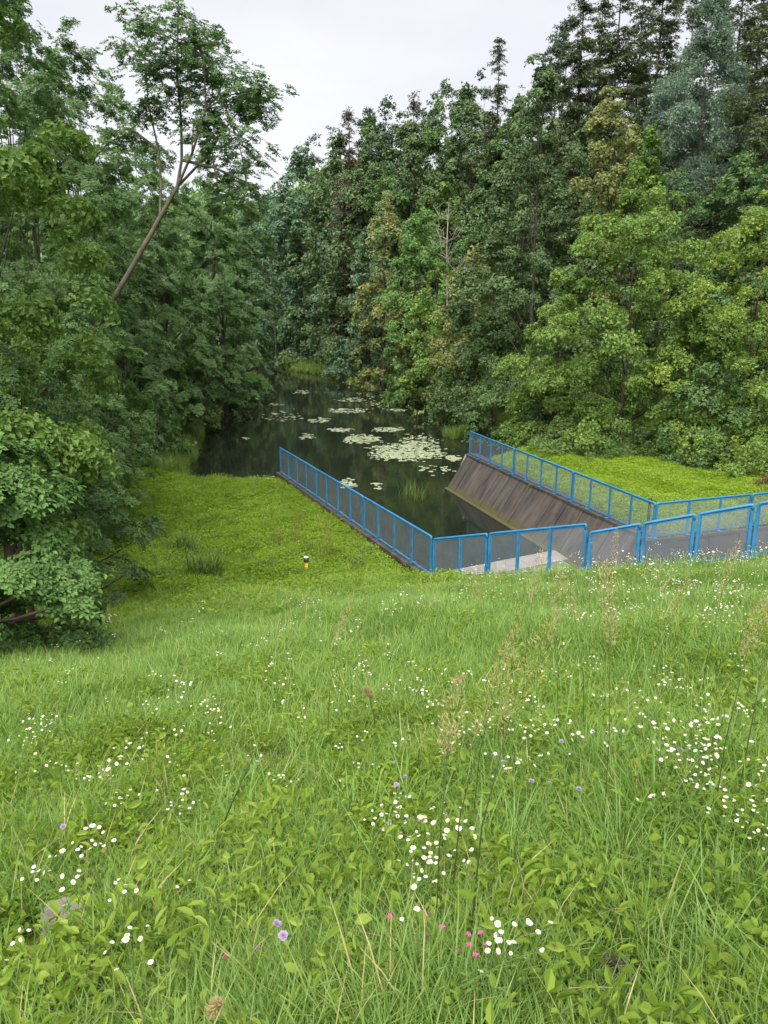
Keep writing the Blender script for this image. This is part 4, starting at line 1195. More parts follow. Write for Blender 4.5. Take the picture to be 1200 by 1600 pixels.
p = jitter_grid(5, 21, 23, 38, .55); p = p[on_land(p, .3) & (p[:, 1] + .10 * (p[:, 0] - 8) < 38) & (RNG.random(len(p)) < .65 * blotch(p, .7, 15))]
lay('lawn_grass', 'mid', with_z(p), .6, 1.2, 'paler grass patches in the lawn right of the channel')
p = jitter_grid(-12, 2, 17, 33, .9); p = p[on_land(p, .4) & (slope_u(p) > 17.5) & (p[:, 0] > -10.5) & (RNG.random(len(p)) < .5)]
lay('terrace_weeds', 'nettle', with_z(p), .30, .6, 'darker weeds standing in the ground cover left of the channel')
p = jitter_grid(4.5, 11, 11, 16, .22); dp_ = dist(PIT, p[:, 0], p[:, 1]); p = p[(dp_ > .1) & (dp_ < 1.6) & (p[:, 0] > 5.2 - .2 * RNG.random(len(p))) & (RNG.random(len(p)) < .75)]
lay('fence_grass', 'tall', with_z(p), .8, 1.35, 'tall grass along the foot of the nearest fence')
# water edge grasses
p = jitter_grid(-17, -5, 31, 66, .42); sd_ = dist(POND, p[:, 0], p[:, 1]); p = p[(sd_ > -.2) & (sd_ < 3.6) & (p[:, 1] > 33.2)]
lay('reeds', 'reed', with_z(p), .55, 1.0, 'tall bending grass along the left shore')
p = jitter_grid(-16, -3, 90, 124, .50); sd_ = dist(POND, p[:, 0], p[:, 1]); p = p[(sd_ > -.4) & (sd_ < 9) & (p[:, 0] > shore_mid(p[:, 1]))]
lay('reeds', 'reed', with_z(p), .65, 1.1, 'pale reeds on the low spit at the far bend')
p = jitter_grid(-4.5, 1.5, 80, 95, .6); sd_ = dist(POND, p[:, 0], p[:, 1]); p = p[(sd_ > -1.2) & (sd_ < 1.2)]
lay('reeds', 'reed', with_z(p), 1.0, 1.6, 'small stand of reeds below the dark bush on the point')
def reed_patch(px, py, w, dpt, n, smin, smax, label):
    cx, cy_ = at(px, py, 0); q = RNG.normal(0, .5, (n, 2)) * (w, dpt) + (cx, cy_)
    lay('reeds', 'reed', np.column_stack([q, np.full(n, -.15)]), smin, smax, label)
reed_patch(712, 682, .9, 1.2, 26, .7, 1.1, 'bright reeds in the water left of the right wall end')
reed_patch(832, 690, 1.4, 1.2, 46, 1.0, 1.5, 'dark reeds at the water between wall and bushes')
# sparse upright reed stems in open water
proto_collection('sparse', [blades(300 + k, 14, .30, .4, .95, .016, .20, .25, 'reed') for k in range(3)])
cx, cy_ = at(645, 778, 0); q = RNG.normal(0, .32, (7, 2)) + (cx, cy_)
lay('reeds', 'sparse', np.column_stack([q, np.full(7, -.05)]), .8, 1.2, 'sparse upright reeds standing in the open channel water')

# ------------------------------------------------------------------ single plants in the meadow
def at_slope(px, py, h):                       # where a sight line meets the level h above the dam slope
    vx, vy = (px - 600) / 1200, (800 - py) / 1200
    d = np.array([vx, cos(PITCH) + vy * sin(PITCH), -sin(PITCH) + vy * cos(PITCH)])
    t = (h + 6.95 - CAMZ) / (d[2] + .30 * (.94 * d[1] - .342 * d[0]))
    return d[0] * t, d[1] * t

def head_mesh(seed, petals, disc, r=.0112, n=15):
    rr = random.Random(seed); m = MB()
    for k in range(n):
        a = 2 * pi * k / n + rr.uniform(-.06, .06); w = .0030 * rr.uniform(.85, 1.2); R1 = r * rr.uniform(.88, 1.08); z1 = rr.uniform(-.0012, .0018)
        c, s_ = cos(a), sin(a)
        m.add([(c * .003 - s_ * w * .5, s_ * .003 + c * w * .5, .001), (c * .003 + s_ * w * .5, s_ * .003 - c * w * .5, .001),
               (c * R1 + s_ * w * .8, s_ * R1 - c * w * .8, z1), (c * R1 - s_ * w * .8, s_ * R1 + c * w * .8, z1)], [(0, 1, 2, 3)], 0)
    ring = [(cos(2 * pi * k / 8) * .0052, sin(2 * pi * k / 8) * .0052, .0015) for k in range(8)]
    m.add(ring + [(0, 0, .0042)], [(k, (k + 1) % 8, 8) for k in range(8)], 1)
    m.add([(cos(2 * pi * k / 6) * .004, sin(2 * pi * k / 6) * .004, 0) for k in range(6)] + [(0, 0, -.005)], [((k + 1) % 6, k, 6) for k in range(6)], 2)
    return m.mesh('flower_head', [M[petals], M[disc], M['stem']])

HEADS = [head_mesh(k, 'white', 'disc') for k in range(3)]

def daisy_variant(seed, heads):
    rr = random.Random(seed); m = MB(); H = rr.uniform(.36, .50); hs = []
    bx, by = rr.uniform(-.05, .05), rr.uniform(-.05, .05); fork = (bx * .8, by * .8, H * .72)
    m.tube([(0, 0, -.05), (bx * .3, by * .3, H * .35), fork], [.0026, .0022, .0018], 4)
    for k in range(heads):
        a = 2.4 * k + rr.uniform(-.3, .3); q = (.022 + .036 * math.sqrt(k)) * rr.uniform(.7, 1.4)
        e = (fork[0] + cos(a) * q, fork[1] + sin(a) * q, H + rr.uniform(-.07, .05))
        m.tube([fork, (fork[0] + cos(a) * q * .7, fork[1] + sin(a) * q * .7, H * .88), e], [.0014, .0011, .0009], 3, cap=False)
        hs.append((e, (rr.gauss(0, .42), rr.gauss(0, .42), rr.uniform(0, 6)), rr.uniform(.6, 1.3)))
    for k in range(7):
        z = H * (.15 + .09 * k); a = 2.1 * k; L = .07 * (1 - k * .08)
        c, s_ = cos(a), sin(a); o = (bx * z / H, by * z / H, z)
        m.add([o, (o[0] + c * L * .5 - s_ * .006, o[1] + s_ * L * .5 + c * .006, z + L * .35), (o[0] + c * L, o[1] + s_ * L, z + L * .25), (o[0] + c * L * .5 + s_ * .006, o[1] + s_ * L * .5 - c * .006, z + L * .35)], [(0, 1, 2, 3)], 0)
    return m.mesh('stem', M['stem']), hs
DAISY = [daisy_variant(900 + k, [2, 3, 4, 5, 6, 7, 9, 5][k]) for k in range(8)]
NPL = 0
def plant_daisy(x, y, label, group, v=None, sc_=1.0, dz=0.0):
    global NPL
    stem, hs = DAISY[NPL % 8 if v is None else v]; NPL += 1
    root = empty('daisy_plant', (x, y, float(ground(x, y)) + dz), label, 'wild flower', group, random.uniform(0, 6.28))
    root.scale = (sc_,) * 3
    link('stem', stem, root)
    for k, (e, r, s_) in enumerate(hs):
        h = link('flower_head', HEADS[k % 3], root, e); h.rotation_euler = r; h.scale = (s_,) * 3
    return root

random.seed(11)
CL = [  # px, py, spread, plants, text
 (98, 1385, 34, 5, 'white daisies just behind the flat grey stone'), (150, 1350, 28, 4, 'white daisies up right of the flat grey stone'),
 (195, 1452, 18, 2, 'few white daisies right of the flat grey stone'), (207, 1525, 12, 2, 'white daisies low at the left of the bottom edge'),
 (270, 1437, 9, 1, 'three daisies in a column right of the flat grey stone'), (20, 1465, 8, 1, 'small daisies at the left edge beside the flat grey stone'),
 (65, 1160, 42, 8, 'white daisies at the left edge halfway up the meadow'), (185, 1215, 24, 4, 'white daisies in mid meadow left of the middle'),
 (305, 1085, 46, 9, 'drift of white daisies down the left of the slope'), (240, 1108, 30, 4, 'white daisies left of the drift on the left slope'),
 (400, 1188, 34, 6, 'white daisies beside the bare soil patch'), (345, 1152, 22, 3, 'white daisies left of the bare soil patch'),
 (290, 1270, 30, 3, 'small white daisies near the dark leaning stalk'), (150, 1250, 30, 3, 'small white daisies in the left meadow above the stone'),
 (625, 1272, 20, 3, 'white daisies left of the big central bunch'), (690, 1285, 42, 9, 'big central bunch of white daisies'), (655, 1325, 24, 3, 'white daisies just below the big central bunch'),
 (662, 1375, 14, 5, 'tight bunch of white daisies below the centre of the meadow'), (788, 1520, 16, 4, 'large white daisies beside the pink flowers at bottom'),
 (655, 1490, 12, 2, 'two white daisies above the pink flowers'), (820, 1520, 6, 1, 'single white daisy right of the pink flowers'),
 (770, 1168, 46, 10, 'white daisies right of the middle of the meadow'), (860, 1165, 28, 6, 'row of white daisies beside the purple flower head'),
 (985, 1160, 38, 8, 'white daisies in the right meadow left of the long dark stalk'), (1085, 1192, 46, 12, 'line of white daisies in the right meadow'),
 (1160, 1275, 34, 8, 'bright bunch of white daisies at the right edge'), (1182, 1226, 18, 4, 'white daisies touching the right edge above the bright bunch'),
 (1045, 1240, 26, 4, 'white daisies below the line in the right meadow'), (1130, 1146, 36, 5, 'white daisies under the long dark stalk'),
 (840, 1120, 36, 6, 'white daisies beside the greenish plumes'), (475, 965, 30, 7, 'small patch of white daisies far down the slope'),
 (565, 1075, 34, 5, 'white daisies around the pale tan plume'), (640, 1060, 60, 6, 'scattered white daisies right of the pale tan plume'), (520, 1110, 60, 6, 'scattered white daisies below the pale tan plume'),
 (740, 1065, 60, 8, 'scattered white daisies in the middle right of the slope'), (690, 1180, 20, 2, 'white daisies left of the long plume stalk'), (900, 1060, 60, 8, 'scattered white daisies below the tall plumes'),
 (1050, 1050, 60, 9, 'scattered white daisies on the right slope'), (1150, 1000, 46, 8, 'white daisies near the right edge below the fence'),
 (930, 960, 60, 14, 'white daisies on the slope before the near fence'), (1060, 950, 60, 18, 'dense white daisies on the right slope before the near fence'),
 (1150, 920, 46, 14, 'dense white daisies at the right below the last fence panel'), (1000, 900, 60, 14, 'daisies standing against the near fence panels'), (1120, 865, 60, 16, 'tall daisies in front of the last fence panels'),
 (740, 868, 40, 6, 'tall daisies at the fence corner above the channel')]
for px, py, sp, n, text in CL:
    spots = []
    for k in range(n):
        X, Y = at_slope(px + random.gauss(0, sp * .75), py + random.gauss(0, sp * .48), .27)
        if dist(PIT, np.array([X]), np.array([Y]))[0] < .3: Y -= .5; X -= .1
        if dist(PIT, np.array([X]), np.array([Y]))[0] < .15: continue
        spots.append((X, Y))
    tall = 'fence' in text and py < 905
    names = {}
    if len(spots) > 1:                          # the outermost plants of a bunch can be told apart by place
        o_ = sorted(range(len(spots)), key=lambda k: spots[k][0] / spots[k][1])
        names[o_[0]], names[o_[-1]] = 'leftmost', 'rightmost'
        rest = sorted((k for k in range(len(spots)) if k not in names), key=lambda k: spots[k][1])
        if len(rest) == 1: names[rest[0]] = 'middle'
        elif rest:
            names[rest[0]], names[rest[-1]] = 'front', 'back'
            if len(rest) == 3: names[rest[1]] = 'central'
    for k, (X, Y) in enumerate(spots):
        lb = ('%s plant of the %s' % (names.get(k, 'inner'), text)) if len(spots) > 1 else text
        plant_daisy(X, Y, lb, text, random.choice((1, 2, 3, 4, 5, 6, 7)) if n > 7 else random.choice((0, 1, 2, 3, 4)), random.uniform(.52, .82) * (1.75 if tall else 1))
# the farther and smaller ones, beyond counting
def far_daisy_mesh(seed):
    r = random.Random(seed); m = MB()
    for q in range(9):
        x, y, H = r.gauss(0, .2), r.gauss(0, .2), r.uniform(.22, .42)
        m.tube([(x, y, -.03), (x + r.gauss(0, .03), y + r.gauss(0, .03), H)], [.002, .0012], 3, cap=False)
        for k in range(r.choice((1, 2, 3, 4))):
            hx, hy, hz = x + r.gauss(0, .025), y + r.gauss(0, .025), H + r.uniform(-.03, .03)
            a0 = r.uniform(0, 6); R = r.uniform(.006, .0105)
            m.add([(hx + cos(a0 + t * 1.0472) * R, hy + sin(a0 + t * 1.0472) * R, hz + r.gauss(0, .002)) for t in range(6)], [(0, 1, 2, 3, 4, 5)], 1)
            m.add([(hx + cos(t * 1.5708) * R * .35, hy + sin(t * 1.5708) * R * .35, hz + .004) for t in range(4)], [(0, 1, 2, 3)], 2)
    return m.mesh('daisies', [M['stem'], M['white'], M['disc']])
proto_collection('daisies', [far_daisy_mesh(k) for k in range(6)])
p = jitter_grid(1.0, 11.5, 8.5, 16.5, .55); p = p[on_land(p, .25) & seen(p, 2) & (RNG.random(len(p)) < np.clip((p[:, 0] - 1.0) * .16, .08, .62))]
q = jitter_grid(-7, 4, 3.5, 15, 1.0); q = q[on_land(q, .3) & seen(q, 1) & (RNG.random(len(q)) < .16 + .25 * blotch(q, .8, 6))]
lay('daisies', 'daisies', with_z(np.concatenate([p, q])), .8, 1.25, 'countless small white daisies among the grass')

def petal_flower(name, petals, seed, r, n, style):
    rr = random.Random(seed); m = MB()
    if style == 'flat':
        for k in range(n):
            a = 2 * pi * k / n; c, s_ = cos(a), sin(a); w = r * .42
            m.add([(0, 0, 0), (c * r * .7 - s_ * w, s_ * r * .7 + c * w, .003), (c * r, s_ * r, .001), (c * r * .7 + s_ * w, s_ * r * .7 - c * w, .003)], [(0, 3, 2, 1)], 0)
    else:
        for k in range(n):
            ph = math.acos(1 - .95 * (k + .5) / n); a = 2.4 * k; v = np.array((sin(ph) * cos(a), sin(ph) * sin(a), cos(ph) * .75)); t = np.cross(v, (0, 0, 1.0)); t /= np.linalg.norm(t) + 1e-6
            p0 = v * r * .35; p1 = v * r * rr.uniform(.8, 1.1)
            m.add([p0, p1 + t * r * .22, p1 * 1.12, p1 - t * r * .22], [(0, 1, 2, 3)], 0)
    return m.mesh('flower_head', M[petals])
PINK = petal_flower('pink', 'pink', 3, .0085, 5, 'flat'); LIL = petal_flower('lilac', 'lilac', 4, .0105, 40, 'dome'); CLOV = petal_flower('clover', 'pink', 5, .0075, 30, 'dome')
def stalk_mesh(seed, H, r0=.0016, leaves=4, mat='stem'):
    rr = random.Random(seed); m = MB(); b = rr.uniform(-.06, .06); c_ = rr.uniform(-.06, .06)
    m.tube([(0, 0, -.04), (b * .3, c_ * .3, H * .5), (b, c_, H)], [r0 * 1.3, r0, r0 * .7], 4)
    for k in range(leaves):
        z = H * (.2 + .15 * k); a = 1.9 * k; L = .05; c, s_ = cos(a), sin(a); o = (b * .3 * z / H, c_ * .3 * z / H, z)
        m.add([o, (o[0] + c * L * .5 - s_ * .004, o[1] + s_ * L * .5 + c * .004, z + L * .5), (o[0] + c * L, o[1] + s_ * L, z + L * .5), (o[0] + c * L * .5 + s_ * .004, o[1] + s_ * L * .5 - c * .004, z + L * .5)], [(0, 1, 2, 3)], 0)
    return m.mesh('stem', M[mat]), (b, c_, H)
STK = [stalk_mesh(k, .20 + .03 * k) for k in range(4)]; STK2 = [stalk_mesh(20 + k, .42 + .05 * k) for k in range(3)]
def small_flower(px, py, head, st, label, group, name='wild_flower', cat='wild flower', s_=1.0):
    stem, e = st; X, Y = at_slope(px, py, e[2]); X -= e[0]; Y -= e[1]
    root = empty(name, (X, Y, float(ground(X, Y))), label, cat, group)
    link('stem', stem, root); h = link('flower_head', head, root, e); h.rotation_euler = (random.gauss(-.2, .3), random.gauss(0, .3), random.uniform(0, 6)); h.scale = (s_,) * 3
PT = ['upper left magenta pink flower at the bottom centre', 'magenta pink flower just below the upper left one', 'magenta pink flower between the two upper daisies', 'pale pink flower in the middle of the magenta group', 'magenta pink flower left below the pale pink one',
      'topmost of the magenta flowers on the right of the group', 'magenta flower left of the rightmost one in the group', 'magenta flower directly below another at the group centre', 'rightmost magenta pink flower of the bottom group', 'magenta pink flower second from the bottom of the group', 'lowest magenta pink flower of the bottom group']
for k, (px, py) in enumerate([(615, 1492), (609, 1507), (669, 1505), (689, 1526), (670, 1536), (748, 1527), (729, 1542), (730, 1552), (757, 1545), (740, 1568), (713, 1572)]):
    small_flower(px, py, PINK, STK[k % 4], PT[k], 'magenta pink flowers at the bottom centre')
for k, (px, py, t) in enumerate([(787, 1182, 'lilac flower head among the daisies right of the middle'), (618, 1193, 'lilac flower head left of the middle daisies'), (633, 1213, 'small lilac head below another one in mid meadow'),
        (619, 1232, 'dark lilac head just above the big central bunch'), (903, 1255, 'lilac flower head alone in the right meadow'), (830, 1229, 'pale lilac head left of a second one on the right'), (858, 1237, 'lilac head right of a paler one in the right meadow'),
        (102, 1319, 'whitish lilac head above the daisies by the grey stone'), (446, 1542, 'pale lilac flower low at the bottom left of centre'), (436, 1515, 'pale lilac flower just above another near the bottom'),
        (876, 1172, 'lilac head touching the row of white daisies'), (1062, 1182, 'lilac head in the line of white daisies')]):
    small_flower(px, py, LIL, STK2[k % 3], t, 'lilac flower heads in the meadow')
for k, (px, py, t) in enumerate([(385, 1305, 'pink clover head in the meadow right of the dark leaning stalk'), (168, 1355, 'pink clover head among the daisies by the stone'), (355, 1545, 'pinkish clover head at the bottom beside a white daisy'), (407, 1548, 'rosy clover head near the bottom left of centre'), (898, 1413, 'dark clover head above the dirt mound'), (862, 1525, 'small clover head left of the dirt mound')]):
    small_flower(px, py, CLOV, STK[k % 4], t, 'clover heads in the meadow', s_=.9)

# plumed grasses
def plume(seed, H, PL, mat, W=.035, dense=260):
    r = np.random.default_rng(seed); m = MB(); lx, ly = r.uniform(-.12, .12, 2)
    top = np.array((lx, ly, H)); m.tube([(0, 0, -.05), (lx * .25, ly * .25, H * .5), top], [.003, .0024, .0015], 4)
    d = unit(np.array((lx * 1.6, ly * 1.6, H * .5)))
    t = r.random(dense); a = r.uniform(0, 6.28, dense); w = W * np.sin(pi * np.clip(t * .85 + .1, 0, 1)) * r.random(dense) ** .5
    P = top - d * (.3 * PL) + d * (t * PL)[:, None] + np.stack([np.cos(a) * w, np.sin(a) * w, 0 * w], 1)
    A = unit(np.stack([np.cos(a) * .5, np.sin(a) * .5, np.full(dense, .9)], 1) + r.normal(0, .2, (dense, 3)))
    Nn = unit(r.normal(0, 1, (dense, 3)))
    V, F = leaf_quads(P, Nn, A, r.uniform(.012, .026, dense), np.full(dense, .0034))
    return m.mesh('stem', M['darkstem']), np_mesh('plume', V, F, M[mat], {'tint': ('FACE', np.clip(r.normal(.5, .2, dense), 0, 1))})
PLM = [plume(40 + k, [.85, .95, 1.05, .9][k], [.30, .34, .38, .3][k], 'straw') for k in range(4)]; PLG = [plume(50 + k, .85 + .1 * k, .34, 'straw_green', .05, 320) for k in range(3)]
FAT = plume(60, .45, .17, 'straw', .028, 700)
TIP = plume(61, .30, .20, 'straw', .012, 480)
for k, (px, py, kind, t) in enumerate([(575, 1062, FAT, 'dense pale tan plume standing alone in mid slope'), (868, 950, PLM[0], 'tall tan plume leaning right before the near fence'), (888, 935, PLM[1], 'tall tan plume just right of the leaning one'),
        (950, 962, PLM[2], 'loose tan plume right of the tall pair'), (770, 1105, PLG[0], 'greenish plume left of its twin in the right meadow'), (820, 1098, PLG[1], 'greenish plume bending right above the daisy row'),
        (790, 1005, PLM[3], 'thin tan plume in the middle of the slope'), (745, 905, PLM[0], 'tan plume standing before the corner of the near fence'), (1178, 985, PLM[1], 'tan plume at the right edge of the slope'),
        (838, 900, PLM[2], 'tall stalk with plume before the second near fence panel'), (1065, 905, PLM[3], 'tan plume among the dense daisies by the fence'), (535, 960, PLM[3], 'thin tan plume far down the slope'),
        (340, 1622, TIP, 'tan plume cut by the bottom edge of the photo'), (705, 1170, PLM[0], 'slim brown plume among the central daisies'), (1140, 880, PLM[2], 'tan plume among tall daisies at the last fence panels'), (960, 868, PLM[1], 'tan plume standing against the near fence panels')]):
    cz = np.empty(len(kind[1].vertices) * 3, np.float32); kind[1].vertices.foreach_get('co', cz)
    X, Y = at_slope(px, py, float(cz[2::3].mean())); a_ = k * 1.3; mx, my = float(cz[0::3].mean()), float(cz[1::3].mean())
    X -= mx * cos(a_) - my * sin(a_); Y -= mx * sin(a_) + my * cos(a_)
    root = empty('plume_grass', (X, Y, float(ground(X, Y))), t, 'tall grass', 'plumed grasses standing above the meadow', k * 1.3)
    link('stem', kind[0], root); link('plume', kind[1], root)
# dark stalks
def long_stalk(px0, py0, px1, py1, label):
    X, Y = at_slope(px0, py0, .1); X2, Y2 = at_slope(px1, py1, .75); X2 = X + np.clip(X2 - X, -.35, .35); Y2 = Y + np.clip(Y2 - Y, -.3, .3); m = MB(); rr = random.Random(int(px0))
    z = float(ground(X, Y)); m.tube([(0, 0, -.03), ((X2 - X) * .5, (Y2 - Y) * .5, .40), (X2 - X, Y2 - Y, .80)], [.004, .003, .0015], 5)
    root = empty('meadow_stalk', (X, Y, z), label, 'wild plant'); m.build('stem', M['darkstem'], root)
    for k in range(5):
        t = .25 + .15 * k; o = np.array(((X2 - X) * t, (Y2 - Y) * t, .8 * t)); a = k * 2.3; f = MB(); e = np.array((cos(a), sin(a), .7)); L = .08
        sd = np.array((-sin(a), cos(a), 0)) * .009
        f.add([o, o + e * L * .5 + sd, o + e * L, o + e * L * .5 - sd], [(0, 1, 2, 3)]); f.build('leaf', M['stem'], root)
long_stalk(1150, 1255, 1192, 1050, 'long dark leafy stalk near the right edge of the meadow')
long_stalk(322, 1335, 345, 1270, 'dark leaning stalk in the left half of the meadow')
long_stalk(820, 1080, 838, 920, 'dark upright stalk before the near fence')
long_stalk(808, 1075, 816, 985, 'dark upright stalk left of a taller one before the near fence')

# broad leaved weeds near the camera, each leaf its own piece
fvL = leaf_oval(np.zeros((1, 3)), np.array([[0, 0, 1.0]]), np.array([[1.0, 0, 0]]), np.array([1.0]), np.array([.44]), .22, .22)
BL = [np_mesh('leaf', fvL[0], fvL[1], M['herb'], {'tint': ('FACE', [t, t])}) for t in (.4, .55, .7, .9)]
WEEDS = [(665, 1520, .15, 'dark broad leaved weed between the pink flowers'), (695, 1560, .16, 'big leaved weed below the pink flowers'), (1060, 1370, .15, 'broad pale leaf weed in the right foreground'),
         (130, 1485, .13, 'broad leaved weed right below the flat grey stone'), (115, 1570, .15, 'bright weed with upright leaf at the bottom left'), (60, 1520, .13, 'weed with rounded leaves at the lower left edge'),
         (350, 1440, .12, 'bright leaved weed right of the three daisy column'), (120, 1285, .12, 'yellowish leaved weed in the left meadow'), (180, 1320, .12, 'upright leaved weed above the daisies by the stone'),
         (450, 1370, .13, 'grey green weed left of the centre'), (300, 1510, .12, 'low weed at the bottom between clover heads'), (960, 1330, .13, 'broad leaved weed left of the pale one at right'),
         (1000, 1310, .12, 'small broad leaved weed in the right meadow'), (880, 1330, .12, 'broad leaved weed below the lone lilac head'), (560, 1330, .12, 'yellow green weed left of the tight daisy bunch'),
         (800, 1560, .14, 'broad leaved weed below the bottom daisies'), (1150, 1520, .13, 'round leaved weed at the lower right'), (1170, 1570, .13, 'grey green weed in the bottom right corner'),
         (420, 1440, .13, 'large dull leaved weed left of the bottom centre'), (620, 1440, .12, 'broad leaved weed under the centre of the meadow'), (230, 1580, .13, 'light weed on the bottom edge left of the tan plume'),
         (500, 1470, .12, 'small weed right of the large dull leaved one'), (1010, 1440, .12, 'weed with long leaves above the dirt mound'), (740, 1460, .12, 'weed with long leaves above the bottom daisies')]
random.seed(5)
for px, py, L, t in WEEDS:
    X, Y = at_slope(px, py, .06); root = empty('broadleaf_weed', (X, Y, float(ground(X, Y))), t, 'weed', 'broad leaved weeds in the near meadow')
    for k in range(random.randint(6, 9)):
        o = link('leaf', random.choice(BL), root, (0, 0, .02)); o.rotation_euler = (random.gauss(0, .2), -random.uniform(.25, 1.0), 2.4 * k + random.uniform(-.3, .3)); o.scale = (L * random.uniform(.6, 1.15),) * 3

# tussocks and weed stands on the left terrace
def terrace_at(px, py): return at(px, py, 1.55)
for px, py, sc_, t in [(285, 858, 1.0, 'dark rush tussock left of a second one on the left lawn'), (320, 893, 1.25, 'larger dark rush tussock with a yellow tip on the left lawn')]:
    X, Y = terrace_at(px, py); root = empty('rush_tussock', (X, Y, float(ground(X, Y))), t, 'rush', 'rush tussocks on the left lawn')
    o = link('blades', PROTO['rushes'].objects[0 if sc_ < 1.1 else 1].data, root); o.scale = (sc_ * 1.7, sc_ * 1.7, sc_ * 1.7); o['kind'] = 'stuff'
def dock(seed):
    r = np.random.default_rng(seed); m = MB(); n = 60
    for q in range(5):
        x, y = r.normal(0, .10, 2); m.tube([(x, y, -.03), (x * 1.3, y * 1.3, r.uniform(.6, .95))], [.006, .003], 4)
    P = np.stack([r.normal(0, .13, n * 4), r.normal(0, .13, n * 4), r.uniform(.15, .95, n * 4)], 1); A = unit(r.normal(0, .6, (n * 4, 3)) + (0, 0, .8)); Nn = unit(r.normal(0, 1, (n * 4, 3)))
    V, F = leaf_quads(P, Nn, A, r.uniform(.03, .08, n * 4), np.full(n * 4, .018))
    return m.mesh('stem', M['dock']), np_mesh('seed_spray', V, F, M['dock'], {'tint': ('FACE', np.clip(r.normal(.5, .2, n * 4), 0, 1))})
DK = [dock(k) for k in range(3)]
for k, (px, py, t) in enumerate([(500, 868, 'brownish dock plant right of the yellow marker'), (518, 862, 'brownish dock plant second to the right of the yellow marker'), (465, 842, 'brownish dock plant above the yellow marker'), (552, 905, 'dark upright dock plant at the foot of the slope'),
        (560, 855, 'yellowish dock plant close to the left fence'), (432, 848, 'yellowish dock plant left above the yellow marker'), (510, 832, 'yellowish dock plant far behind the yellow marker'), (470, 820, 'yellowish dock plant farthest behind the yellow marker')]):
    X, Y = terrace_at(px, py); root = empty('dock_plant', (X, Y, float(ground(X, Y))), t, 'wild plant', 'brownish dock plants on the left lawn', k)
    root.scale = (.85,) * 3
    link('stem', DK[k % 3][0], root); link('seed_spray', DK[k % 3][1], root)['kind'] = 'stuff'

# ------------------------------------------------------------------ markers, stone, soil
def marker(X, Y, z, h, label, yellow=True):
    root = empty('marker_post', (X, Y, z), label, 'marker post')
    m = MB(); m.tube([(0, 0, -.1), (0, 0, h - .13)], [.045, .045], 12); m.build('pipe', M['marker' if yellow else 'black'], root)
    m = MB(); m.tube([(0, 0, h - .14), (0, 0, h - .015)], [.075, .072], 14); m.build('cap', M['black'], root)
    m = MB(); m.tube([(0, 0, h - .014), (0, 0, h), (0, 0, h + .012)], [.074, .066, .02], 14); m.build('lid', M['capgrey' if yellow else 'black'], root)
X, Y = at(479, 893, 1.40); marker(X, Y, float(ground(X, Y)), .50, 'yellow marker post with a black cap on the left lawn')
X, Y = at(1019, 785, 2.62); marker(X, Y + .2, float(ground(X, Y + .2)), 1.16, 'small black capped post behind the right fence corner', False)

def lump(name, px, py, rx, ry, h, mat, label, cat, seed, sub=13, rough=.75):
    X, Y = at_slope(px, py, h * .5); r = np.random.default_rng(seed); V, F = [], []
    n, k = 26, sub
    for i in range(k + 1):
        ph = pi * .5 * i / k
        for j in range(n):
            a = 2 * pi * j / n; f = 1 + r.normal(0, rough * .25); V.append((cos(a) * cos(ph) * rx * f, sin(a) * cos(ph) * ry * f, sin(ph) * h * (1 + r.normal(0, rough * .5)) - .02))
    for i in range(k):
        for j in range(n): F.append((i * n + j, i * n + (j + 1) % n, (i + 1) * n + (j + 1) % n, (i + 1) * n + j))
    o = link(name, np_mesh(name, V, F, M[mat]), None, (X, Y, float(ground(X, Y)))); o.rotation_euler = (.0, .0, .3)
    return tag(o, label, cat)
X, Y = at_slope(104, 1437, .09)
m = MB(); rr = random.Random(3)
ring = [(-.11, -.075), (-.02, -.09), (.10, -.07), (.125, .01), (.09, .085), (-.03, .095), (-.115, .05), (-.13, -.02)]
m.add([(x, y, -.1) for x, y in ring] + [(x, y, .055 + rr.uniform(-.006, .006)) for x, y in ring] + [(x * .9, y * .88, .075 + rr.uniform(-.004, .004)) for x, y in ring],
      [tuple(range(16, 24))] + [(k, (k + 1) % 8, 8 + (k + 1) % 8, 8 + k) for k in range(8)] + [(8 + k, 8 + (k + 1) % 8, 16 + (k + 1) % 8, 16 + k) for k in range(8)])
o = m.build('flat_stone', M['stone'], None, (X, Y, float(ground(X, Y)) + .05)); o.rotation_euler = (-.12, 0, .1); o.scale = (.72, .72, .9); tag(o, 'flat grey stone half buried in the grass at the lower left', 'stone')
lump('dirt_mound', 958, 1538, .07, .06, .075, 'soil', 'small crumbly mound of bare earth in the lower right grass', 'soil mound', 8)
lump('dirt_mound', 432, 1163, .20, .12, .05, 'soil', 'low bare soil patch left of the middle of the meadow', 'soil mound', 9)
# the brown heap of brush at the right
X, Y = at(1196, 768, 1.7); r = np.random.default_rng(4); m = MB()
for k in range(150):
    a, q = r.uniform(0, 6.28), abs(r.normal(0, .38)); p0 = np.array((cos(a) * q, sin(a) * q * .8, max(.02, .50 * (1 - q / .95) * r.random()))); d = unit(r.normal(0, 1, 3) * (1, 1, .45)) * r.uniform(.15, .42)
    m.tube([p0 - d * .5, p0 + d * .5 + (0, 0, .03)], [.014, .007], 4)
tag(m.build('brush_heap', M['brush'], None, (X, Y, float(ground(X, Y)))), 'brown heap of dead brush on the bright lawn at the right edge', 'brush heap')

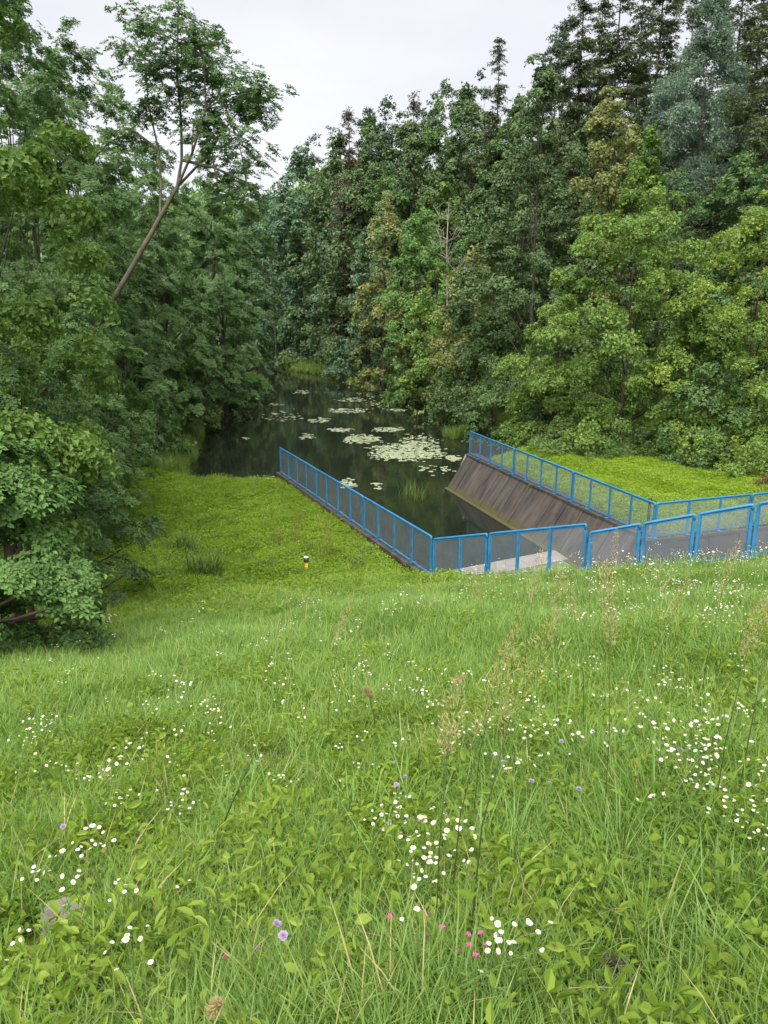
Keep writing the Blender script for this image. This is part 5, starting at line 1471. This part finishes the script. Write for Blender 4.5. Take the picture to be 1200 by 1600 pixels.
# ------------------------------------------------------------------ water lilies
RAFTS = [(472, 613, 25, 3, 26, 'far lily raft in the middle of the pond'), (432, 632, 22, 2, 14, 'small far lily raft left of the middle'), (549, 625, 46, 3, 46, 'narrow lily raft far off toward the right bank'), (545, 642, 64, 4, 80, 'long lily raft across the middle water'),
         (622, 641, 30, 2, 26, 'thin lily raft by the right bank'), (498, 657, 34, 4, 46, 'lily raft before the middle of the pond'), (532, 672, 36, 3, 60, 'neat oval lily raft in mid pond'), (566, 687, 56, 7, 150, 'broad lily raft left of the largest raft'),
         (636, 706, 112, 14, 480, 'largest pale lily raft before the right wall'), (608, 672, 46, 4, 70, 'lily raft behind the largest raft'), (708, 716, 24, 5, 46, 'small lily raft touching the end of the right wall'), (655, 690, 60, 12, 80, 'loose lilies between the largest raft and the right bank'),
         (543, 756, 26, 7, 34, 'lily cluster in the open water by the left fence'), (383, 685, 14, 2, 5, 'few lilies alone in the dark left water'), (480, 682, 22, 6, 22, 'scattered lilies left of the oval raft'), (332, 752, 30, 3, 20, 'pale lilies against the grass edge at the left shore'),
         (420, 750, 18, 3, 8, 'few lilies at the shore left of the left fence end'), (440, 650, 60, 12, 30, 'scattered lilies in the far left water'), (600, 625, 60, 14, 40, 'scattered lilies in the far right water'), (680, 735, 60, 10, 16, 'single lilies before the right wall end'), (590, 760, 30, 6, 8, 'single lilies in the open water of the channel')]
def pad_mesh(seed):
    r = random.Random(seed); n = 11; V = [(0, 0, .004)]
    for k in range(n):
        a = .28 + (2 * pi - .56) * k / (n - 1); q = r.uniform(.92, 1.06); V.append((cos(a) * q, sin(a) * q * .9, .004 + max(0, r.gauss(0, .03))))
    m = MB(); m.add(V, [(0, k, k + 1) for k in range(1, n)]); return m
PADM = [pad_mesh(k) for k in range(4)]; PADS = [p_.mesh('lily_pad', M['lily']) for p_ in PADM]
random.seed(21); allp = []
for px, py, w, dpy, n, t in RAFTS:
    for k in range(int(n * 1.35)):
        a, q = random.uniform(0, 6.28), math.sqrt(random.random()) * random.uniform(.6, 1.1)
        x, y = at(px + cos(a) * q * w * .58, py + sin(a) * q * dpy * 1.15, 0.0)
        if dist(POND, np.array([x]), np.array([y]))[0] > -.15 and dist(PIT, np.array([x]), np.array([y]))[0] > -.4: continue
        allp.append((y, x, random.uniform(.07, .16) * (1.25 if y > 60 else 1), t))
allp.sort()
near = allp[:300]; ext = {}
for t in {q[3] for q in near}:                  # the outermost pads of a raft can be told apart by place
    g = [k for k, q in enumerate(near) if q[3] == t]
    if len(g) == 1: ext[g[0]] = 'lone'; continue
    for nm, key in (('leftmost', lambda k: near[k][1] / near[k][0]), ('rightmost', lambda k: -near[k][1] / near[k][0]), ('nearest', lambda k: near[k][0]), ('farthest', lambda k: -near[k][0])):
        q = sorted((k for k in g if k not in ext), key=key)
        if q: ext[q[0]] = nm
    rest = [k for k in g if k not in ext]
    if rest: ext[max(rest, key=lambda k: near[k][2])] = 'largest inner'
for k, (y, x, r_, t) in enumerate(near):
    o = link('lily_pad', PADS[random.randrange(4)], None, (x, y, random.uniform(.006, .016))); o.scale = (r_, r_, .35); o.rotation_euler = (0, 0, random.uniform(0, 6.28))
    tag(o, ext.get(k, 'inner') + ' pad of the ' + t.replace(' water', '').replace('the open', 'open'), 'lily pad', t)
m = MB()
for y, x, r_, t in allp[300:]:
    pm = PADM[random.randrange(4)]; a = random.uniform(0, 6.28); z = random.uniform(.006, .016); c, s_ = cos(a), sin(a)
    m.add([(x + (vx * c - vy * s_) * r_, y + (vx * s_ + vy * c) * r_, z + vz * .35) for vx, vy, vz in pm.v], pm.f)
tag(m.build('lily_rafts', M['lily']), 'pale rafts of floating lily pads farther out on the pond', None, None, 'stuff')

tree('hornbeam', 330, 66, 205, 62, 'left bank tree showing under the right side of the leaning crown', mat='hornbeam', hb=.03)
tree('hornbeam', 195, 50, 215, 80, 'left bank tree between the leaning trunk and the tall tree behind', mat='beech', hb=.03)
tree('hornbeam', 212, 43, 400, 56, 'low layered tree on the left bank right of the leaning trunk base', mat='hornbeam', hb=.01)
tree('hornbeam', 288, 53, 430, 56, 'low layered tree dipping its branches toward the left shore', mat='hornbeam', hb=.01)
tree('hornbeam', 372, 68, 450, 46, 'low tree over the water on the far left shore', mat='beech', hb=.01)

tree('spruce', 925, 80, -20, 66, 'dark spruce filling the skyline gap right of the ragged grey spruce', mat='olive', ragged=.3, hb=.1)
tree('spruce', 985, 82, -50, 66, 'dark spruce filling the skyline gap above the vivid green tree top', ragged=.3, hb=.1)
tree('spruce', 1165, 74, -80, 70, 'dark spruce filling the skyline gap right of the grey green willow', ragged=.3, hb=.1)
tree('hornbeam', 20, 42, -60, 120, 'tall tree filling the upper left behind the bright maple', n=1.0, mat='hornbeam', hb=.05)

for px, d, top, R_px, mt, t in [(470, 118, 226, 48, 'far', 'grey green tree on the skyline above the far pond bend'), (532, 112, 192, 50, 'alder', 'dark tree on the skyline just left of the dying brown spruce'), (578, 109, 178, 50, 'hornbeam', 'tree on the skyline just right of the dying brown spruce'),
                              (626, 104, 166, 50, 'alder', 'tree on the skyline left of the thin pale topped spruce'), (682, 102, 140, 52, 'hornbeam', 'tree on the skyline before the first high pine'), (722, 99, 126, 50, 'alder', 'tree on the skyline between the two high pines'), (806, 84, 128, 56, 'hornbeam', 'tree on the skyline between slender spruce and alder')]:
    tree('maple', px, d, top, R_px, t, mat=mt, hb=.25, prof='egg')

tree('hornbeam', 132, 22.5, 470, 88, 'leafy low hornbeam hiding the foot of the leaning trunk', mat='hornbeam', hb=.0, prof='dome', spray=5.5)
tree('shrub', 212, 36, 658, 46, 'pale shrub in the waterside grass at the corner of the left lawn', mat='shrub', cat='shrub', name='shrub')
tree('shrub', 262, 42, 640, 40, 'pale shrub on the left shore beyond the corner of the lawn', mat='beech', cat='shrub', name='shrub')
tree('shrub', 312, 53, 615, 36, 'small shrub on the left shore under the overhanging tree', mat='shrub', cat='shrub', name='shrub')

tree('hornbeam', 108, 35, 45, 86, 'tall leafy tree closing the sky gap left of the leaning crown', mat='hornbeam', hb=.12)

# undergrowth that fills the wood between the trunks
def bush_mesh(seed, mat):
    r = np.random.default_rng(seed); VV, FF, TT, b = [], [], [], 0
    for k in range(16):
        V, F, t = sprays('clump', 'tri')[k % 8]; d = unit(r.normal(0, 1, 3) + (0, 0, .5)); Z = unit(d + (0, 0, .5)); X = unit(np.cross(Z, r.normal(0, 1, 3))); Y = np.cross(Z, X)
        VV.append(V @ np.stack([X, Y, Z]) * .36 + d * (.75, .75, .8) * r.uniform(.6, 1.05) + (0, 0, .45)); FF.append(F + b); TT.append(np.clip(t + r.normal(0, .1), 0, 1)); b += len(V)
    return np_mesh('bush', np.concatenate(VV), np.concatenate(FF), M[mat], {'tint': ('FACE', np.concatenate(TT))})
proto_collection('understory', [bush_mesh(k, ['hornbeam', 'alder', 'hornbeam', 'beech'][k]) for k in range(4)])
p = jitter_grid(-75, 70, 8, 150, 1.25); gz_, gf_ = ground(p[:, 0], p[:, 1], True)
p = p[(gf_ > .75) & (dist(POND, p[:, 0], p[:, 1]) > 1.0) & (np.abs(p[:, 0]) < .62 * p[:, 1] + 10) & ~((p[:, 0] > -3) & (p[:, 1] < 37.5 - .1 * (p[:, 0] - 8)))]
far_ = jitter_grid(-110, 110, 138, 300, 4.0); p = np.concatenate([p, far_])
n_ = len(p); s_ = RNG.uniform(.7, 1.5, n_) * np.where(p[:, 1] > 50, 1.35, 1) * np.where(p[:, 1] > 138, 3.2, 1)
tag(scatter('undergrowth', 'understory', with_z(p, -.1), np.stack([0 * s_, 0 * s_, RNG.uniform(0, 6.28, n_)], 1), np.stack([s_, s_, s_ * RNG.uniform(.8, 2.2, n_)], 1), RNG.normal(0, .1, n_)), 'dense leafy undergrowth between the trunks of both banks', None, None, 'stuff')
